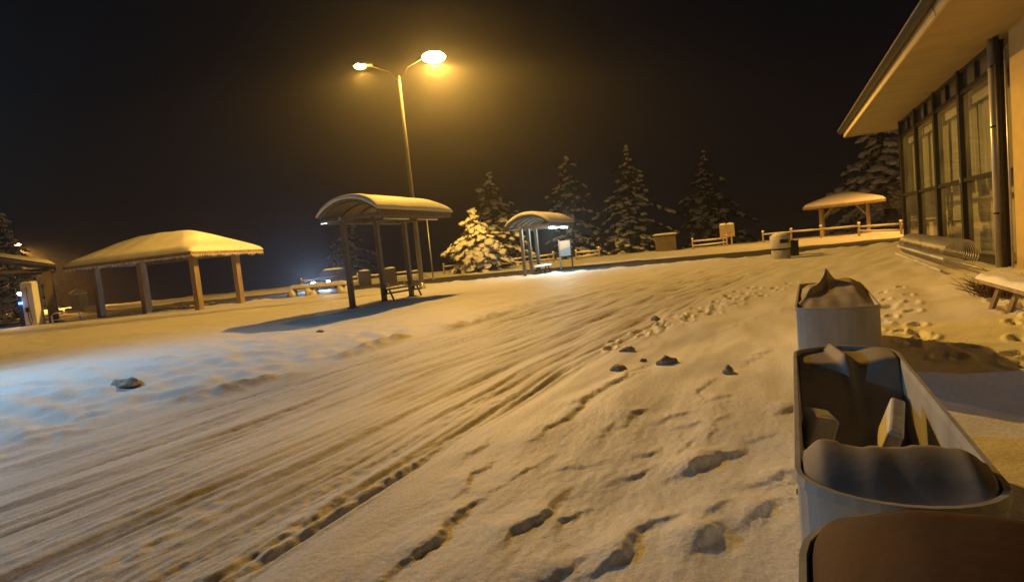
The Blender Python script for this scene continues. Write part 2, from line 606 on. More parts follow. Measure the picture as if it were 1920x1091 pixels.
def ground(x, y, detail=True):
    """height of the snow, and how dirty it is"""
    x = np.asarray(x, float)
    y = np.asarray(y, float)
    r = np.hypot(x, y)
    en, ef = edge_near(x), edge_far(x)
    pl = 1 - sst(-1.2, 0.2, y - en)                      # 1 on the forecourt
    h = pl * 0.05 * fbm(x / 7, y / 7, 1)
    dirt = np.zeros_like(h)
    # beyond the road: a low bank, then the land falls away
    far = sst(0.2, 6.5, y - ef)
    bank = 0.24 * far + far * 0.07 * fbm(x / 2.5, y / 2.5, 9) + 0.12 * np.exp(-((y - ef - 0.6) / 0.5) ** 2) * (0.6 + fbm(x / 1.3, y / 1.3, 4))
    fall = -4.0 * sst(14, 45, y - ef)
    h = h + bank + fall
    # ploughed ridges along both edges of the road
    h = h + 0.10 * np.exp(-((y - en + 0.45) / 0.4) ** 2) * np.clip(0.6 + fbm(x / 1.1, y / 1.1, 6), 0, 2)
    if not detail:
        return h, dirt
    u = x - 0.0055 * y * np.abs(y)
    wob = 0.10 * noise(y / 3.1, x * 0 + 3.3, 21)
    uu = u + wob
    ny = 1 - sst(15, 24, r)
    wr = sst(-7.3, -6.6, u) * (1 - sst(-2.5, -2.15, u)) * (1 - sst(16, 26, y))
    # packed lane: streaks along the driving direction
    st = lod(0.13, r) * 0.015 * noise(x / 0.07, y / 0.12, 34) * np.clip(noise(uu / 0.35, y / 1.4, 35) + 0.2, 0, 1) + noise(uu / 0.10, y / 1.9, 31) * 0.012 * (1 - sst(12, 18, r)) + noise(uu / 0.045, y / 1.1, 32) * 0.007 * (1 - sst(5, 8, r)) + noise(uu / 0.28, y / 3.4, 33) * 0.020
    h = h + wr * (st - 0.03)
    for (c, s, d, k) in ((-2.48, 0.05, 0.050, 41), (-2.62, 0.035, 0.038, 42), (-2.86, 0.085, 0.030, 43), (-3.42, 0.06, 0.030, 44), (-3.62, 0.04, 0.022, 45),
                         (-4.15, 0.08, 0.028, 46), (-4.55, 0.05, 0.030, 47), (-5.05, 0.07, 0.026, 48), (-5.45, 0.05, 0.026, 49), (-6.05, 0.08, 0.022, 50), (-3.05, 0.03, 0.02, 52), *LANE):
        w = 0.05 * noise(y / 1.7 + k, x * 0, k) + 0.025 * ((k * 7) % 5 - 2) * (y - 5) / 5 + lod(0.12, r) * 0.008 * noise(x / 0.08, y / 0.15, k)
        g = np.exp(-((uu - c + w) / s) ** 2)
        br = np.clip(0.55 + 1.1 * noise(uu / 0.5, y / 1.3, k), 0, 1.2)
        d = d * 0.62
        h = h - wr * d * g * br + wr * 0.45 * d * np.exp(-((uu - c + w - 1.6 * s) / (0.6 * s)) ** 2) * br
        dirt = dirt + wr * g * np.clip(br - 0.3, 0, 1) * 0.75
    # broken tyre tread in the near lane
    tr = np.exp(-((uu + 2.86) / 0.10) ** 2) + 0.8 * np.exp(-((uu + 4.15) / 0.1) ** 2) + np.exp(-((uu + 2.55) / 0.09) ** 2)
    ck = noise(u / 0.05, y / 0.07, 61)
    h = h + wr * tr * ck * 0.009 * lod(0.07, r)
    dirt = dirt + wr * np.clip(0.20 * noise(uu / 0.2, y / 2.6, 71) + 0.06, 0, 1) * ny
    # dirty windrow thrown up at the left of the lane
    wc = -7.0 - 0.25 * noise(y / 2.0, x * 0 + 1, 81)
    wg = np.exp(-((u - wc) / 0.28) ** 2) * (1 - sst(11, 16, y))
    lump = np.clip(0.25 + 1.3 * noise(x / 0.9, y / 1.1, 84) + 0.6 * noise(x / 0.23, y / 0.23, 82), 0, 1.3)
    h = h + wg * (0.02 + lump * (0.085 + lod(0.15, r) * 0.05 * noise(x / 0.12, y / 0.12, 83)))
    dirt = dirt + wg * lump * 0.7
    # churned snow beyond it
    lf = (1 - sst(-7.4, -6.9, u)) * sst(-15, -11, u) * (1 - sst(8, 13, y))
    h = h + lf * (0.06 * noise(x / 0.55, y / 0.4, 91) + 0.035 * np.clip(noise(x / 0.3, y / 0.3, 96), 0, 1) + lod(0.2, r) * 0.028 * np.abs(noise(x / 0.17, y / 0.17, 92)) + lod(0.1, r) * 0.015 * noise(x / 0.07, y / 0.07, 93))
    dirt = dirt + lf * np.clip(noise(x / 0.9, y / 0.5, 95) - 0.25, 0, 1) * 0.5
    # wind drifts with steep lee sides on the forecourt
    dz = sst(-2.35, -1.9, u) * (1 - sst(0.15, 0.5, x) * (1 - sst(9, 12, y))) * (1 - sst(8, 17, r))
    h = h + dz * (0.040 * fbm(x / 0.9, y / 1.6, 104, 2) + lod(0.2, r) * 0.006 * noise(x / 0.16, y / 0.5, 106) + lod(0.07, r) * 0.0025 * noise(x / 0.05, y / 0.10, 109))
    for k, (ax, ay, bx, by, hh) in enumerate(DRIFT):
        ex, ey = 0.4 * (bx - ax), 0.4 * (by - ay)
        ax, ay, bx, by = ax - ex, ay - ey, bx + ex, by + ey
        L = math.hypot(bx - ax, by - ay)
        cx, cy, mr_ = (ax + bx) / 2, (ay + by) / 2, L / 2 + 0.55
        q = (np.abs(x - cx) < mr_) & (np.abs(y - cy) < mr_)
        if not q.any():
            continue
        px, py = x[q] - ax, y[q] - ay
        tx, ty = (bx - ax) / L, (by - ay) / L
        sl = (px * tx + py * ty) / L
        dd = px * ty - py * tx                      # positive towards the lee (right)
        dd = dd + 0.07 * noise(sl * L / 0.26 + k, sl * 0 + k * 0.37, 151) + 0.018 * noise(px / 0.07 + k, py / 0.07, 152)
        al = np.clip(1 - np.abs(2 * sl - 1) ** 1.4, 0, 1) * (0.75 + 0.5 * noise(sl * L / 0.25 + 7 * k, sl * 0, 153))
        hh = hh * 0.58
        wind = 0.09 + 1.8 * hh
        lee = 0.022 + 0.42 * hh
        pr = np.where(dd < 0, np.exp(-(dd / wind) ** 2), np.exp(-(dd / lee) ** 3))
        sc_ = np.where(dd > 0, np.exp(-((dd - 2.6 * lee) / (1.6 * lee)) ** 2), 0)
        ro = noise(x[q] / 0.045, y[q] / 0.06, 155) + 0.6 * noise(x[q] / 0.02, y[q] / 0.03, 156)
        h[q] += hh * al * (pr - 0.10 * sc_) + 0.006 * al * ro * np.exp(-((dd - lee) / (1.2 * lee)) ** 2)
    # lumpy far forecourt and right-hand apron
    ap = sst(0.3, 0.9, x) * (1 - sst(16, 24, r))
    h = h + ap * (0.022 * fbm(x / 1.1, y / 1.1, 111) + lod(0.25, r) * 0.006 * noise(x / 0.2, y / 0.2, 112))
    md = pl * sst(6, 12, r) * (1 - sst(28, 40, r))
    h = h + md * (0.028 * np.clip(noise(uu / 0.5, y / 2.2, 121), -1, 1) + 0.02 * fbm(x / 1.5, y / 1.5, 122))
    lm = sst(9, 13, r) * (1 - sst(40, 50, r)) * pl
    h = h + lm * 0.05 * np.clip(noise(x / 0.9, y / 0.7, 131) - 0.35, 0, 1)
    for (fx, fy, a, s) in FOOT:
        k = (np.abs(x - fx) < 0.5) & (np.abs(y - fy) < 0.5)
        if not k.any():
            continue
        dx, dy = x[k] - fx, y[k] - fy
        p = (dx * math.cos(a) + dy * math.sin(a)) / (0.17 * s)
        qd = (-dx * math.sin(a) + dy * math.cos(a)) / (0.085 * s)
        d2 = p * p + qd * qd + 0.5 * noise(x[k] / 0.06, y[k] / 0.06, 141)
        h[k] += -0.048 * np.exp(-d2 ** 2 * 0.8) + 0.022 * np.exp(-((np.sqrt(np.clip(d2, 0, None)) - 1.5) / 0.4) ** 2)
    return h, np.clip(dirt, 0, 0.85)


def lod(lam, r):
    """fade features of wavelength lam where the sheet gets too coarse to carry them"""
    k = math.sqrt(lam * 480.0)
    return 1 - sst(0.7 * k, 1.15 * k, r)


def gz(x, y):
    return float(ground(np.array([x]), np.array([y]))[0][0])


# ------------------------------------------------------------------ the snow-covered ground: one polar sheet, finest in front of the camera
def build_ground():
    rows = [1.4 * 590 / yy for yy in np.linspace(1000, 78, 860)]
    rr = rows[-1]
    while rr < 62:
        rr += max(0.14, rr * 0.006)
        rows.append(rr)
    while rr < 120:
        rr *= 1.06
        rows.append(min(rr, 120))
    rows = [0.25, 0.5] + rows
    dense = np.linspace(-R(52), R(52), 880)
    coarse = np.linspace(R(52), 2 * PI - R(52), 90)[1:-1]
    ang = np.concatenate([dense, coarse])
    r = np.array(rows)[:, None]
    a = (YAW - ang)[None, :]
    x = -np.sin(a) * r
    y = np.cos(a) * r
    h, d = ground(x.ravel(), y.ravel())
    n, k = len(rows), len(ang)
    co = np.empty((n * k + 1, 3), np.float32)
    co[:-1, 0], co[:-1, 1], co[:-1, 2] = x.ravel(), y.ravel(), h
    co[-1] = (0, 0, 0)
    i = np.arange(n - 1)[:, None] * k
    j = np.arange(k)[None, :]
    j2 = (j + 1) % k
    quads = np.stack([i + j, i + k + j, i + k + j2, i + j2], -1).reshape(-1, 4)
    tri = np.stack([np.full(k, n * k), np.arange(k), (np.arange(k) + 1) % k], -1)
    me = bpy.data.meshes.new('snow_ground')
    me.vertices.add(len(co))
    me.vertices.foreach_set('co', co.ravel())
    nl = quads.size + tri.size
    me.loops.add(nl)
    me.loops.foreach_set('vertex_index', np.concatenate([quads.ravel(), tri.ravel()]).astype(np.int32))
    me.polygons.add(len(quads) + len(tri))
    ls = np.concatenate([np.arange(len(quads)) * 4, quads.size + np.arange(len(tri)) * 3]).astype(np.int32)
    me.polygons.foreach_set('loop_start', ls)
    me.polygons.foreach_set('use_smooth', np.ones(len(ls), bool))
    me.update(calc_edges=True)
    xf, yf = x.ravel(), y.ravel()
    uf = xf - 0.0055 * yf * np.abs(yf)
    la = sst(-7.3, -6.6, uf) * (1 - sst(-2.6, -1.7, uf)) * (1 - sst(20, 30, yf))
    for nm, arr in (('lane', la), ('across', uf)):
        a2 = me.attributes.new(nm, 'FLOAT', 'POINT')
        a2.data.foreach_set('value', np.append(arr, 0).astype(np.float32))
    at = me.attributes.new('dirt', 'FLOAT', 'POINT')
    at.data.foreach_set('value', np.append(d, 0).astype(np.float32))
    me.materials.append(M_GSNOW)
    me.validate()
    o = bpy.data.objects.new('snow_ground', me)
    C.objects.link(o)
    o['kind'] = 'structure'
    if np.mean([p.normal.z for p in list(me.polygons)[:50]]) < 0:
        me.flip_normals()
    return o


build_ground()

# the slushy access road behind the forecourt
mb = MB()
xs = np.linspace(-110, 60, 340)
rj = random.Random(3)
nv = 9
for x in xs:
    a, b = float(edge_near(x)) + 0.05 + 0.25 * float(noise(x / 1.2, 0.5, 7)), float(edge_far(x)) - 0.1 + 0.3 * float(noise(x / 1.5, 4.5, 8))
    for k in range(nv):
        yy = a + (b - a) * k / (nv - 1)
        mb.v.append((x, yy, max(float(ground(np.array([x]), np.array([yy]), False)[0][0]), 0.0) + 0.012 + 0.008 * math.sin(k * 2.1) ** 2))
for i in range(len(xs) - 1):
    for k in range(nv - 1):
        q = i * nv + k
        mb.f.append((q, q + nv, q + nv + 1, q + 1))
road = mb.build('access_road', M_ROAD, smooth=True, kind='structure')

# ------------------------------------------------------------------ the station building on the right
XW, Y0, Y1 = 4.6, 16.3, 26.8
B = thing('station_building', 'building with a dark framed glass front, cream eaves and yellow plaster wall', 'building', (0, 0, 0))
PITCH = (Y1 - 16.3) / 4
mull_y = [16.3 + 2.625 * k for k in range(5)]
for k, y in enumerate(mull_y):
    MB().box(XW - 0.10, XW + 0.12, y - 0.09, y + 0.09, -0.05, 4.985).build('mullion', M_MULL, B, bevel=0.008)
for k in range(4):
    a, b = mull_y[k] + 0.09, mull_y[k + 1] - 0.09
    mid = (a + b) / 2
    for (z, hh, w) in ((2.12, 0.10, 0.13), (4.40, 0.12, 0.11), (0.10, 0.20, 0.14), (4.94, 0.08, 0.11)):
        MB().box(XW - w / 2, XW + w / 2, a, b, z - hh / 2, z + hh / 2).build('transom', M_MULL, B, bevel=0.006)
    MB().box(XW - 0.05, XW + 0.05, mid - 0.035, mid + 0.035, 4.46, 4.90).build('glazing_bar', M_MULL, B)
    for (ya, yb, za, zb) in ((a, b, 0.20, 2.07), (a, b, 2.17, 4.34), (a, mid - 0.035, 4.46, 4.90), (mid + 0.035, b, 4.46, 4.90)):
        MB().box(XW + 0.005, XW + 0.017, ya, yb, za, zb).build('pane', M_GLASS, B)
MB().box(XW - 0.115, XW - 0.10, mull_y[1] - 0.03, mull_y[1] + 0.03, 2.05, 2.2).build('bracket', M_GALV, B)
# end wall far side, solid yellow wall near side
MB().box(XW + 0.125, 9.0, Y1 - 0.05, Y1 + 0.12, -0.1, 4.985).build('end_wall', M_INT, B)
MB().box(XW - 0.05, 9.0, -4.0, 15.35, -0.1, 4.985).build('wall', M_YWALL, B)
MB().box(XW + 0.12, 9.0, 15.35, 15.95, -0.1, 4.985).build('return_wall', M_YWALL, B)
# room behind the glass
MB().box(XW + 0.13, 8.9, 15.96, Y1 - 0.06, -0.1, 0.04).build('room_floor', M_INT, B)
MB().box(8.6, 8.8, 15.96, Y1 - 0.06, 0.05, 4.7).build('room_back_wall', M_INT, B)
MB().box(5.75, 5.85, 16.4, 26.6, 0.05, 2.3).build('partition', M_INT, B)
MB().box(XW + 0.30, XW + 0.36, 15.98, Y1 - 0.08, 4.42, 4.96).build('bulkhead', M_INT, B)
# roof: soffit boards, fascia, gutter, roof slab with snow
XE, YE = 2.88, 28.9
for (a, b) in ((-4.0, 8.0), (8.006, 14.0), (14.006, 20.4), (20.406, YE)):
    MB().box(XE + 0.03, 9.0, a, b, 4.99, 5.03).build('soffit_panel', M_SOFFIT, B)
for (a, b) in ((-4.0, 10.6), (10.606, 17.2), (17.206, 23.4), (23.406, YE + 0.03)):
    MB().box(XE - 0.02, XE + 0.026, a, b, 4.95, 5.21).build('fascia_board', M_FASCIA, B)
MB().box(XE + 0.03, 9.0, YE + 0.004, YE + 0.05, 4.95, 5.19).build('fascia_board', M_FASCIA, B)
g = MB()
prof = [(0.0, 0.03), (-0.03, -0.06), (-0.09, -0.10), (-0.16, -0.08), (-0.20, 0.0), (-0.20, 0.05)]
for yy in (-4.0, YE + 0.1):
    for (px, pz) in prof:
        g.v.append((XE - 0.03 + px, yy, 5.22 + pz))
for k in range(5):
    g.f.append((k, k + 1, k + 7, k + 6))
go = g.build('gutter', M_DSTEEL, B, smooth=True)
go.modifiers.new('thick', 'SOLIDIFY').thickness = 0.012
MB().box(XE - 0.245, XE - 0.225, -4.0, YE + 0.1, 5.25, 5.285).build('gutter_lip', M_GALV, B)
g = MB()
g.add([(XE - 0.02, -4, 5.24), (9, -4, 5.9), (9, YE + 0.1, 5.9), (XE - 0.02, YE + 0.1, 5.24), (XE - 0.02, -4, 5.30), (9, -4, 5.96), (9, YE + 0.1, 5.96), (XE - 0.02, YE + 0.1, 5.30)],
      [(0, 1, 2, 3), (4, 7, 6, 5), (0, 4, 5, 1), (1, 5, 6, 2), (2, 6, 7, 3), (3, 7, 4, 0)])
g.build('roof', M_DSTEEL, B)
g = MB()
g.grid(lambda a, b: (XE + 0.02 + a * 6, -4 + b * (YE + 4), 5.315 + a * 0.64 + 0.07 * min(1, a * 14)), 14, 40)
g.build('roof_snow', M_SNOW, B, smooth=True)
# downpipes beside the glass
g = MB()
g.tube([(XW - 0.17, 16.0, 4.97), (XW - 0.17, 16.0, -0.05)], 0.062, 14)
dp = g.build('downpipe', M_PIPE, B, smooth=True)
for z in (1.2, 3.1, 4.4):
    MB().lathe([(0.07, -0.02), (0.07, 0.02)], 14, Matrix.Translation((XW - 0.17, 16.0, z))).build('pipe_clip', M_DSTEEL, dp)
MB().tube([(XW - 0.13, 15.80, 4.97), (XW - 0.13, 15.80, -0.05)], 0.05, 12).build('downpipe', M_DSTEEL, B, smooth=True)
MB().tube([(XW - 0.09, 15.45, 4.6), (XW - 0.09, 15.45, 0.0)], 0.022, 8).build('cable_conduit', M_GALV, B, smooth=True)
MB().tube([(XE - 0.04, 13.2, 5.2), (XE - 0.045, 13.17, 5.1), (XE - 0.04, 13.05, 5.0), (XE - 0.03, 13.1, 4.95)], 0.006, 6).build('loose_wire', M_BLACK, B)
# snow drifted against the foot of the glass
# curtains
for k in range(4):
    a, b = mull_y[k] + 0.14, mull_y[k + 1] - 0.14
    for side in (0, 1):
        ya, yb = (a, a + 0.85) if side == 0 else (a + 1.02, b)
        cu = MB()
        cu.grid(lambda s, t, ya=ya, yb=yb, k=k: (XW + 0.32 + 0.015 * math.sin(s * 38 + k) + 0.02 * math.sin(s * 17 + 2 * k + t), ya + (yb - ya) * s, 2.2 + t * 2.05), 60, 4)
        c = cu.build('curtain', M_CURT, smooth=True)
        pos = ('far corner bay', 'third bay from the downpipe', 'second bay from the downpipe', 'bay next to the downpipe')[3 - k]
        tag(c, 'olive curtain at the %s edge of the %s' % (('far', 'near')[side], pos), 'curtain', 'curtains behind the upper panes')
    v = MB()
    v.box(XW + 0.18, XW + 0.26, a, b, 4.05, 4.30).build('curtain_box', M_CURT, B)

# things standing inside
ch = thing('chair', 'dark chair with a slatted back seen through the lower glass of the second bay', 'chair', (5.1, 21.9, 0.05))
MB().box(-0.22, 0.22, -0.24, 0.24, 0.92, 0.97).build('seat', M_CLOTH, ch, bevel=0.01)
for sx in (-1, 1):
    for sy in (-1, 1):
        MB().box(sx * 0.19 - 0.02, sx * 0.19 + 0.02, sy * 0.21 - 0.02, sy * 0.21 + 0.02, 0, 0.92).build('leg', M_CLOTH, ch)
for k in range(4):
    MB().box(-0.20, -0.17, -0.2 + k * 0.13 - 0.025, -0.2 + k * 0.13 + 0.025, 0.98, 1.35).build('slat', M_CLOTH, ch)
MB().box(-0.21, -0.16, -0.26, 0.26, 1.36, 1.46).build('top_rail', M_CLOTH, ch)
for sy in (-1, 1):
    MB().box(-0.21, -0.16, sy * 0.22 - 0.06, sy * 0.22 + 0.06, 1.47, 1.85).build('ear', M_CLOTH, ch)
jk = MB()
jk.grid(lambda s, t: (5.0 + 0.10 * math.cos(s * 2 * PI) * (0.6 + 0.5 * math.sin(PI * min(1, t * 1.1))), 19.02 + 0.27 * math.sin(s * 2 * PI) * (0.55 + 0.45 * math.sin(PI * (0.15 + t * 0.75)) + 0.05 * math.sin(9 * t)), 0.95 + t * 1.0), 20, 12)
tag(jk.build('hanging_coat', M_CLOTH, smooth=True), 'dark coat hanging behind the glass nearest the downpipe', 'coat')
for (x, y, w, d, z0, hh, lab) in ((5.05, 22.1, 0.5, 0.62, 0.05, 0.78, 'large pale box below the slatted chair behind the second pane'),
                                  (5.05, 24.9, 0.45, 0.8, 0.05, 0.40, 'low pale box on the floor behind the third pane'),
                                  (5.3, 25.3, 0.4, 0.6, 0.05, 0.95, 'tall pale box behind the third pane')):
    b = thing('storage_box', lab, 'box', (x, y, z0), 0, 'pale boxes stored behind the glass')
    MB().box(-w / 2, w / 2, -d / 2, d / 2, 0, hh - 0.08).build('carton', M_PAPER, b, bevel=0.012)
    MB().box(-w / 2 - 0.01, w / 2 + 0.01, -d / 2 - 0.01, d / 2 + 0.01, hh - 0.08, hh).build('lid', M_PAPER, b, bevel=0.012)

# cycle rack: looped steel coils lying along the glass front
rk = thing('bicycle_rack', 'long coiled steel bicycle rack dusted with snow along the glass front', 'bicycle rack', (3.52, 15.0, 0.02), R(-3))
RL = 7.4
for xx in (-0.36, 0.36):
    MB().tube([(xx, 0, 0.05), (xx * 0.9, RL, 0.05)], 0.022, 8).build('base_rail', M_GALV, rk, smooth=True)
MB().tube([(-0.30, 0.0, 0.30), (-0.26, RL, 0.30)], 0.014, 8).build('middle_rail', M_GALV, rk, smooth=True)
hp = None
NH = 34
for k in range(NH):
    yy = 0.06 + k * (RL - 0.3) / (NH - 1)
    if hp is None:
        hp = MB().tube([(0.33 * math.cos(t * 2 * PI / 22) + 0.02, 0.20 * t / 22, 0.38 + 0.33 * math.sin(t * 2 * PI / 22)) for t in range(23)], 0.009, 6).build('hoop', M_GALV, rk, smooth=True)
        hp.location = (0, yy, 0)
    else:
        share(hp, rk, (0, yy, 0))
sn = MB()
rj = random.Random(2)
for k in range(NH):
    for xx in (-0.36, -0.29):
        sn.blob((xx, 0.1 + k * 0.228, 0.075 if xx < -0.3 else 0.315), (0.04, 0.06, 0.04), k + int(xx * 100), 1, 0.2)
sn.build('snow_dust', M_SNOW, rk, smooth=True, kind='stuff')

# bench by the wall
bn = thing('bench', 'wooden bench with snow along its seat and back plank beside the yellow wall', 'bench', (2.62, 9.7, 0))
for (x0, x1, z, lift, t0) in ((-0.20, 0.16, 0.36, 0.07, 0.0), (0.40, 0.58, 0.60, 0.07, -0.25)):
    pl = MB().box(x0, x1, -2.6, t0, z, z + 0.055).build('plank', M_WOOD, bn, bevel=0.01)
    s = MB()
    s.grid(lambda a, b, x0=x0, x1=x1, z=z, t0=t0, lift=lift: (x0 - 0.015 + (x1 - x0 + 0.03) * a, -2.6 + (2.61 + t0) * b,
           z + 0.058 + (lift + 0.012 * math.sin(b * 19 + a * 4)) * min(1, 7 * a, 7 * (1 - a)) ** 0.5 * min(1, 30 * (1 - b)) ** 0.5), 14, 50)
    s.build('snow_cap', M_SNOW, pl, smooth=True)
for yy in (-0.45, -2.1):
    for xx in (-0.12, 0.08):
        MB().bar((xx - 0.05, yy, 0.0), (xx + 0.1, yy + 0.1, 0.36), 0.05, 0.05).build('leg', M_WOOD, bn)
    MB().bar((0.45, yy, 0), (0.52, yy, 0.6), 0.06, 0.06).build('back_post', M_WOOD, bn)

sh = MB()
rj = random.Random(12)
for k in range(300):
    a, t = rj.uniform(0, 2 * PI), rj.uniform(0.02, 0.5)
    h0 = rj.uniform(0.12, 0.38)
    p0 = (rj.gauss(0, 0.10), rj.gauss(0, 0.16), 0)
    p2 = (p0[0] + math.cos(a) * t, p0[1] + math.sin(a) * t, h0)
    p1 = ((p0[0] + p2[0]) / 2 - 0.03, (p0[1] + p2[1]) / 2, h0 * 0.7)
    sh.tube([p0, p1, p2], [0.006, 0.005, 0.002], 3, False)
so = thing('dry_shrub', 'low brown dry shrub between the bicycle rack and the bench', 'shrub', (2.95, 10.75, gz(2.95, 10.75) - 0.02))
sh.build('twigs', M_TWIG, so)

# ------------------------------------------------------------------ white trough planters in the foreground
def stadium(w, L, cap, n=14):
    """closed outline, x across -w/2..w/2, y along 0..L, rounded near and far ends"""
    pts = []
    for k in range(n + 1):
        a = PI + PI * k / n
        pts.append((w / 2 * math.cos(a), cap + cap * math.sin(a)))
    m_ = 6
    for k in range(1, m_):
        pts.append((w / 2, cap + (L - 2 * cap) * k / m_))
    for k in range(n + 1):
        a = PI * k / n
        pts.append((w / 2 * math.cos(a), L - cap + cap * math.sin(a)))
    for k in range(1, m_):
        pts.append((-w / 2, L - cap - (L - 2 * cap) * k / m_))
    return pts


def planter(label, x, y, rz, w, L, cap, hgt, fill, lip=0.008, fill_mat=None):
    t = thing('planter', label, 'planter', (x, y, gz(x, y) - 0.03), rz, 'row of white trough planters')
    rings = [(0.0, 0.0), (0.0, hgt - 0.04), (lip, hgt - 0.03), (lip - 0.004, hgt), (-0.012, hgt), (-0.018, hgt - 0.03), (-0.03, 0.12)]
    g = MB()
    n = len(stadium(w, L, cap))
    for (off, z) in rings:
        k = (w + 2 * off) / w
        pts = stadium(w + 2 * off, L + 2 * off, max(0.02, cap + off))
        g.v += [(p[0], p[1] - off, z) for p in pts]
    for i in range(len(rings) - 1):
        for k in range(n):
            k2 = (k + 1) % n
            g.f.append((i * n + k, i * n + k2, (i + 1) * n + k2, (i + 1) * n + k))
    g.f.append(tuple((len(rings) - 1) * n + k for k in range(n)))
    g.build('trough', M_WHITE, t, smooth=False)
    s = MB()
    iw = w / 2 - 0.013

    def pt(a, b):
        v = 0.019 + (L - 0.038) * b
        c2 = max(cap - 0.019, 0.01)
        e = 1.0
        if v < cap:
            e = math.sqrt(max(0, 1 - ((cap - v) / c2) ** 2)) if c2 > 0.02 else 1
        elif v > L - cap:
            e = math.sqrt(max(0, 1 - ((v - L + cap) / c2) ** 2)) if c2 > 0.02 else 1
        xx = (2 * a - 1) * iw * e
        skirt = 0.07 if a in (0.0, 1.0) or b in (0.0, 1.0) else 0.0
        return (xx, v, max(0.13, hgt + fill(xx / iw, v / L)) - skirt)
    s.grid(pt, 48, 130)
    s.build('snow_fill', fill_mat or M_SHADESNOW, t, smooth=True)
    # bolts along the sides and drainage plug on the near end
    for k in range(3):
        MB().tube([(-w / 2 - 0.012, L * (0.25 + 0.25 * k), hgt * 0.62), (-w / 2 + 0.004, L * (0.25 + 0.25 * k), hgt * 0.62)], 0.012, 8).build('bolt', M_GALV, t)
    return t


def ss(a, b, x):
    t = min(1, max(0, (x - a) / (b - a)))
    return t * t * (3 - 2 * t)


def nz2(x, y, s):
    return float(noise(x, y, s))


def fill_mid(a, v):
    crest = 0.145 + 0.010 * math.sin(a * 5.0) + 0.02 * nz2(a * 1.6, 0.3, 201)
    top = 0.056 + 0.006 * math.sin(a * 6.2 + 0.6) + 0.016 * nz2(a * 2.2, 2.0, 202) - 0.05 * ss(0.72, 1.0, abs(a))
    near = -0.055 + (top + 0.055) * ss(-0.02, crest, v) ** 0.8
    drop = ss(crest, crest + 0.03, v)
    bed = -0.38 + 0.05 * nz2(a * 2, v * 4, 203)
    rise = ss(0.70, 0.84, v)
    ftop = -0.025 + 0.05 * math.exp(-((a + 0.15 + 1.5 * (v - 0.92)) / 0.10) ** 2) + 0.03 * ss(0.2, 0.8, a)
    far = bed + (ftop - bed) * rise
    return near * (1 - drop) + far * drop 


def fill_far(a, v):
    pk = 0.15 * math.exp(-abs((a + 0.12) / 0.20) ** 1.3) * math.exp(-((v - 0.66) / 0.16) ** 2)
    rg = 0.07 * math.exp(-(((a + 0.12 + 2.0 * (0.60 - v)) / 0.12) ** 2)) * ss(0.05, 0.4, v) * (1 - ss(0.60, 0.75, v))
    sd = 0.06 * ss(-0.3, 0.6, a) * math.exp(-((v - 0.7) / 0.3) ** 2)
    return -0.05 + 0.085 * ss(0.0, 0.35, v) * (1 - 0.7 * ss(0.6, 1, abs(a))) * (1 - ss(0.75, 0.95, v)) + pk + rg + sd + 0.015 * nz2(a * 2.5, v * 5, 204)


def fill_front(a, v):
    return -0.012 + 0.135 * (1 - abs(a) ** 2.5) * ss(1.0, 0.90, v) * (1 - 0.8 * ss(0.9, 0.55, v)) + 0.010 * nz2(a * 2, v * 6, 205)


planter('nearest trough planter with a dark reddish heap inside, cut off by the frame', 0.265, -0.80, R(-2), 0.68, 2.56, 0.30, 0.63, fill_front, fill_mat=M_REDSNOW)
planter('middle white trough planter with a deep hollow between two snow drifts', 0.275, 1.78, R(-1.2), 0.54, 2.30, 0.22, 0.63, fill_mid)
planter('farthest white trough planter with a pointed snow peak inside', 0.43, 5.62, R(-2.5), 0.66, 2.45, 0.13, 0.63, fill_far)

# slabs of snow fallen into the hollow of the middle planter
for (x, y, z, r, rot, lab) in ((0.11, 2.78, 0.47, (0.05, 0.07, 0.085), (0.1, 0.25, 0.3), 'white block of snow at the left inside the hollow of the middle planter'),
                               (0.40, 2.90, 0.44, (0.03, 0.20, 0.09), (0.1, 0.35, -0.15), 'long wedge of snow leaning on the right inside the hollow of the middle planter')):
    g = MB()
    Mx = Matrix.Translation((x, y, z)) @ (Matrix.Rotation(rot[2], 4, 'Z') @ Matrix.Rotation(rot[1], 4, 'Y') @ Matrix.Rotation(rot[0], 4, 'X'))
    g.box(-r[0], r[0], -r[1], r[1], -r[2], r[2], Mx)
    o = g.build('snow_block', M_SNOW, bevel=0.012)
    tag(o, lab, 'snow block', 'snow blocks in the middle planter')

# ------------------------------------------------------------------ clods on the forecourt
clods = [(-1.19, 6.25, 0.13, 0.11, 'largest dark clod of frozen snow standing alone on the forecourt'),
         (-0.53, 5.82, 0.10, 0.075, 'dark clod nearest the far planter on the open snow'),
         (-1.83, 7.06, 0.12, 0.06, 'flat clod at the far end of the broken tyre ridge'),
         (-1.68, 6.0, 0.15, 0.06, 'clod lying on the tyre ridge left of the largest clod'),
         (-1.5, 6.45, 0.05, 0.04, 'tiny clod between the ridge and the largest clod'),
         (-2.05, 10.0, 0.12, 0.06, 'small clod far up the line of footprints'),
         (-9.9, 9.9, 0.12, 0.06, 'dark clod on the orange snow far left of the lane')]
for k, (x, y, r, hh, lab) in enumerate(clods):
    g = MB()
    rz = k * 1.7
    g.blob((0, 0, hh * 0.15), (r * 0.85, r * 0.55, hh), 300 + k, 3, 0.2, 1.6, Matrix.Rotation(rz, 4, 'Z'))
    o = g.build('snow_clod', M_CLOD, smooth=True)
    o.location = (x, y, gz(x, y) - 0.22 * hh)
    tag(o, lab, 'snow clod', 'clods of frozen snow on the forecourt')
g = MB()
g.blob((0, 0, 0.02), (0.27, 0.17, 0.055), 77, 3, 0.25, 1.5)
g.blob((0.20, -0.03, 0.04), (0.12, 0.09, 0.08), 78, 2, 0.3, 1.5)
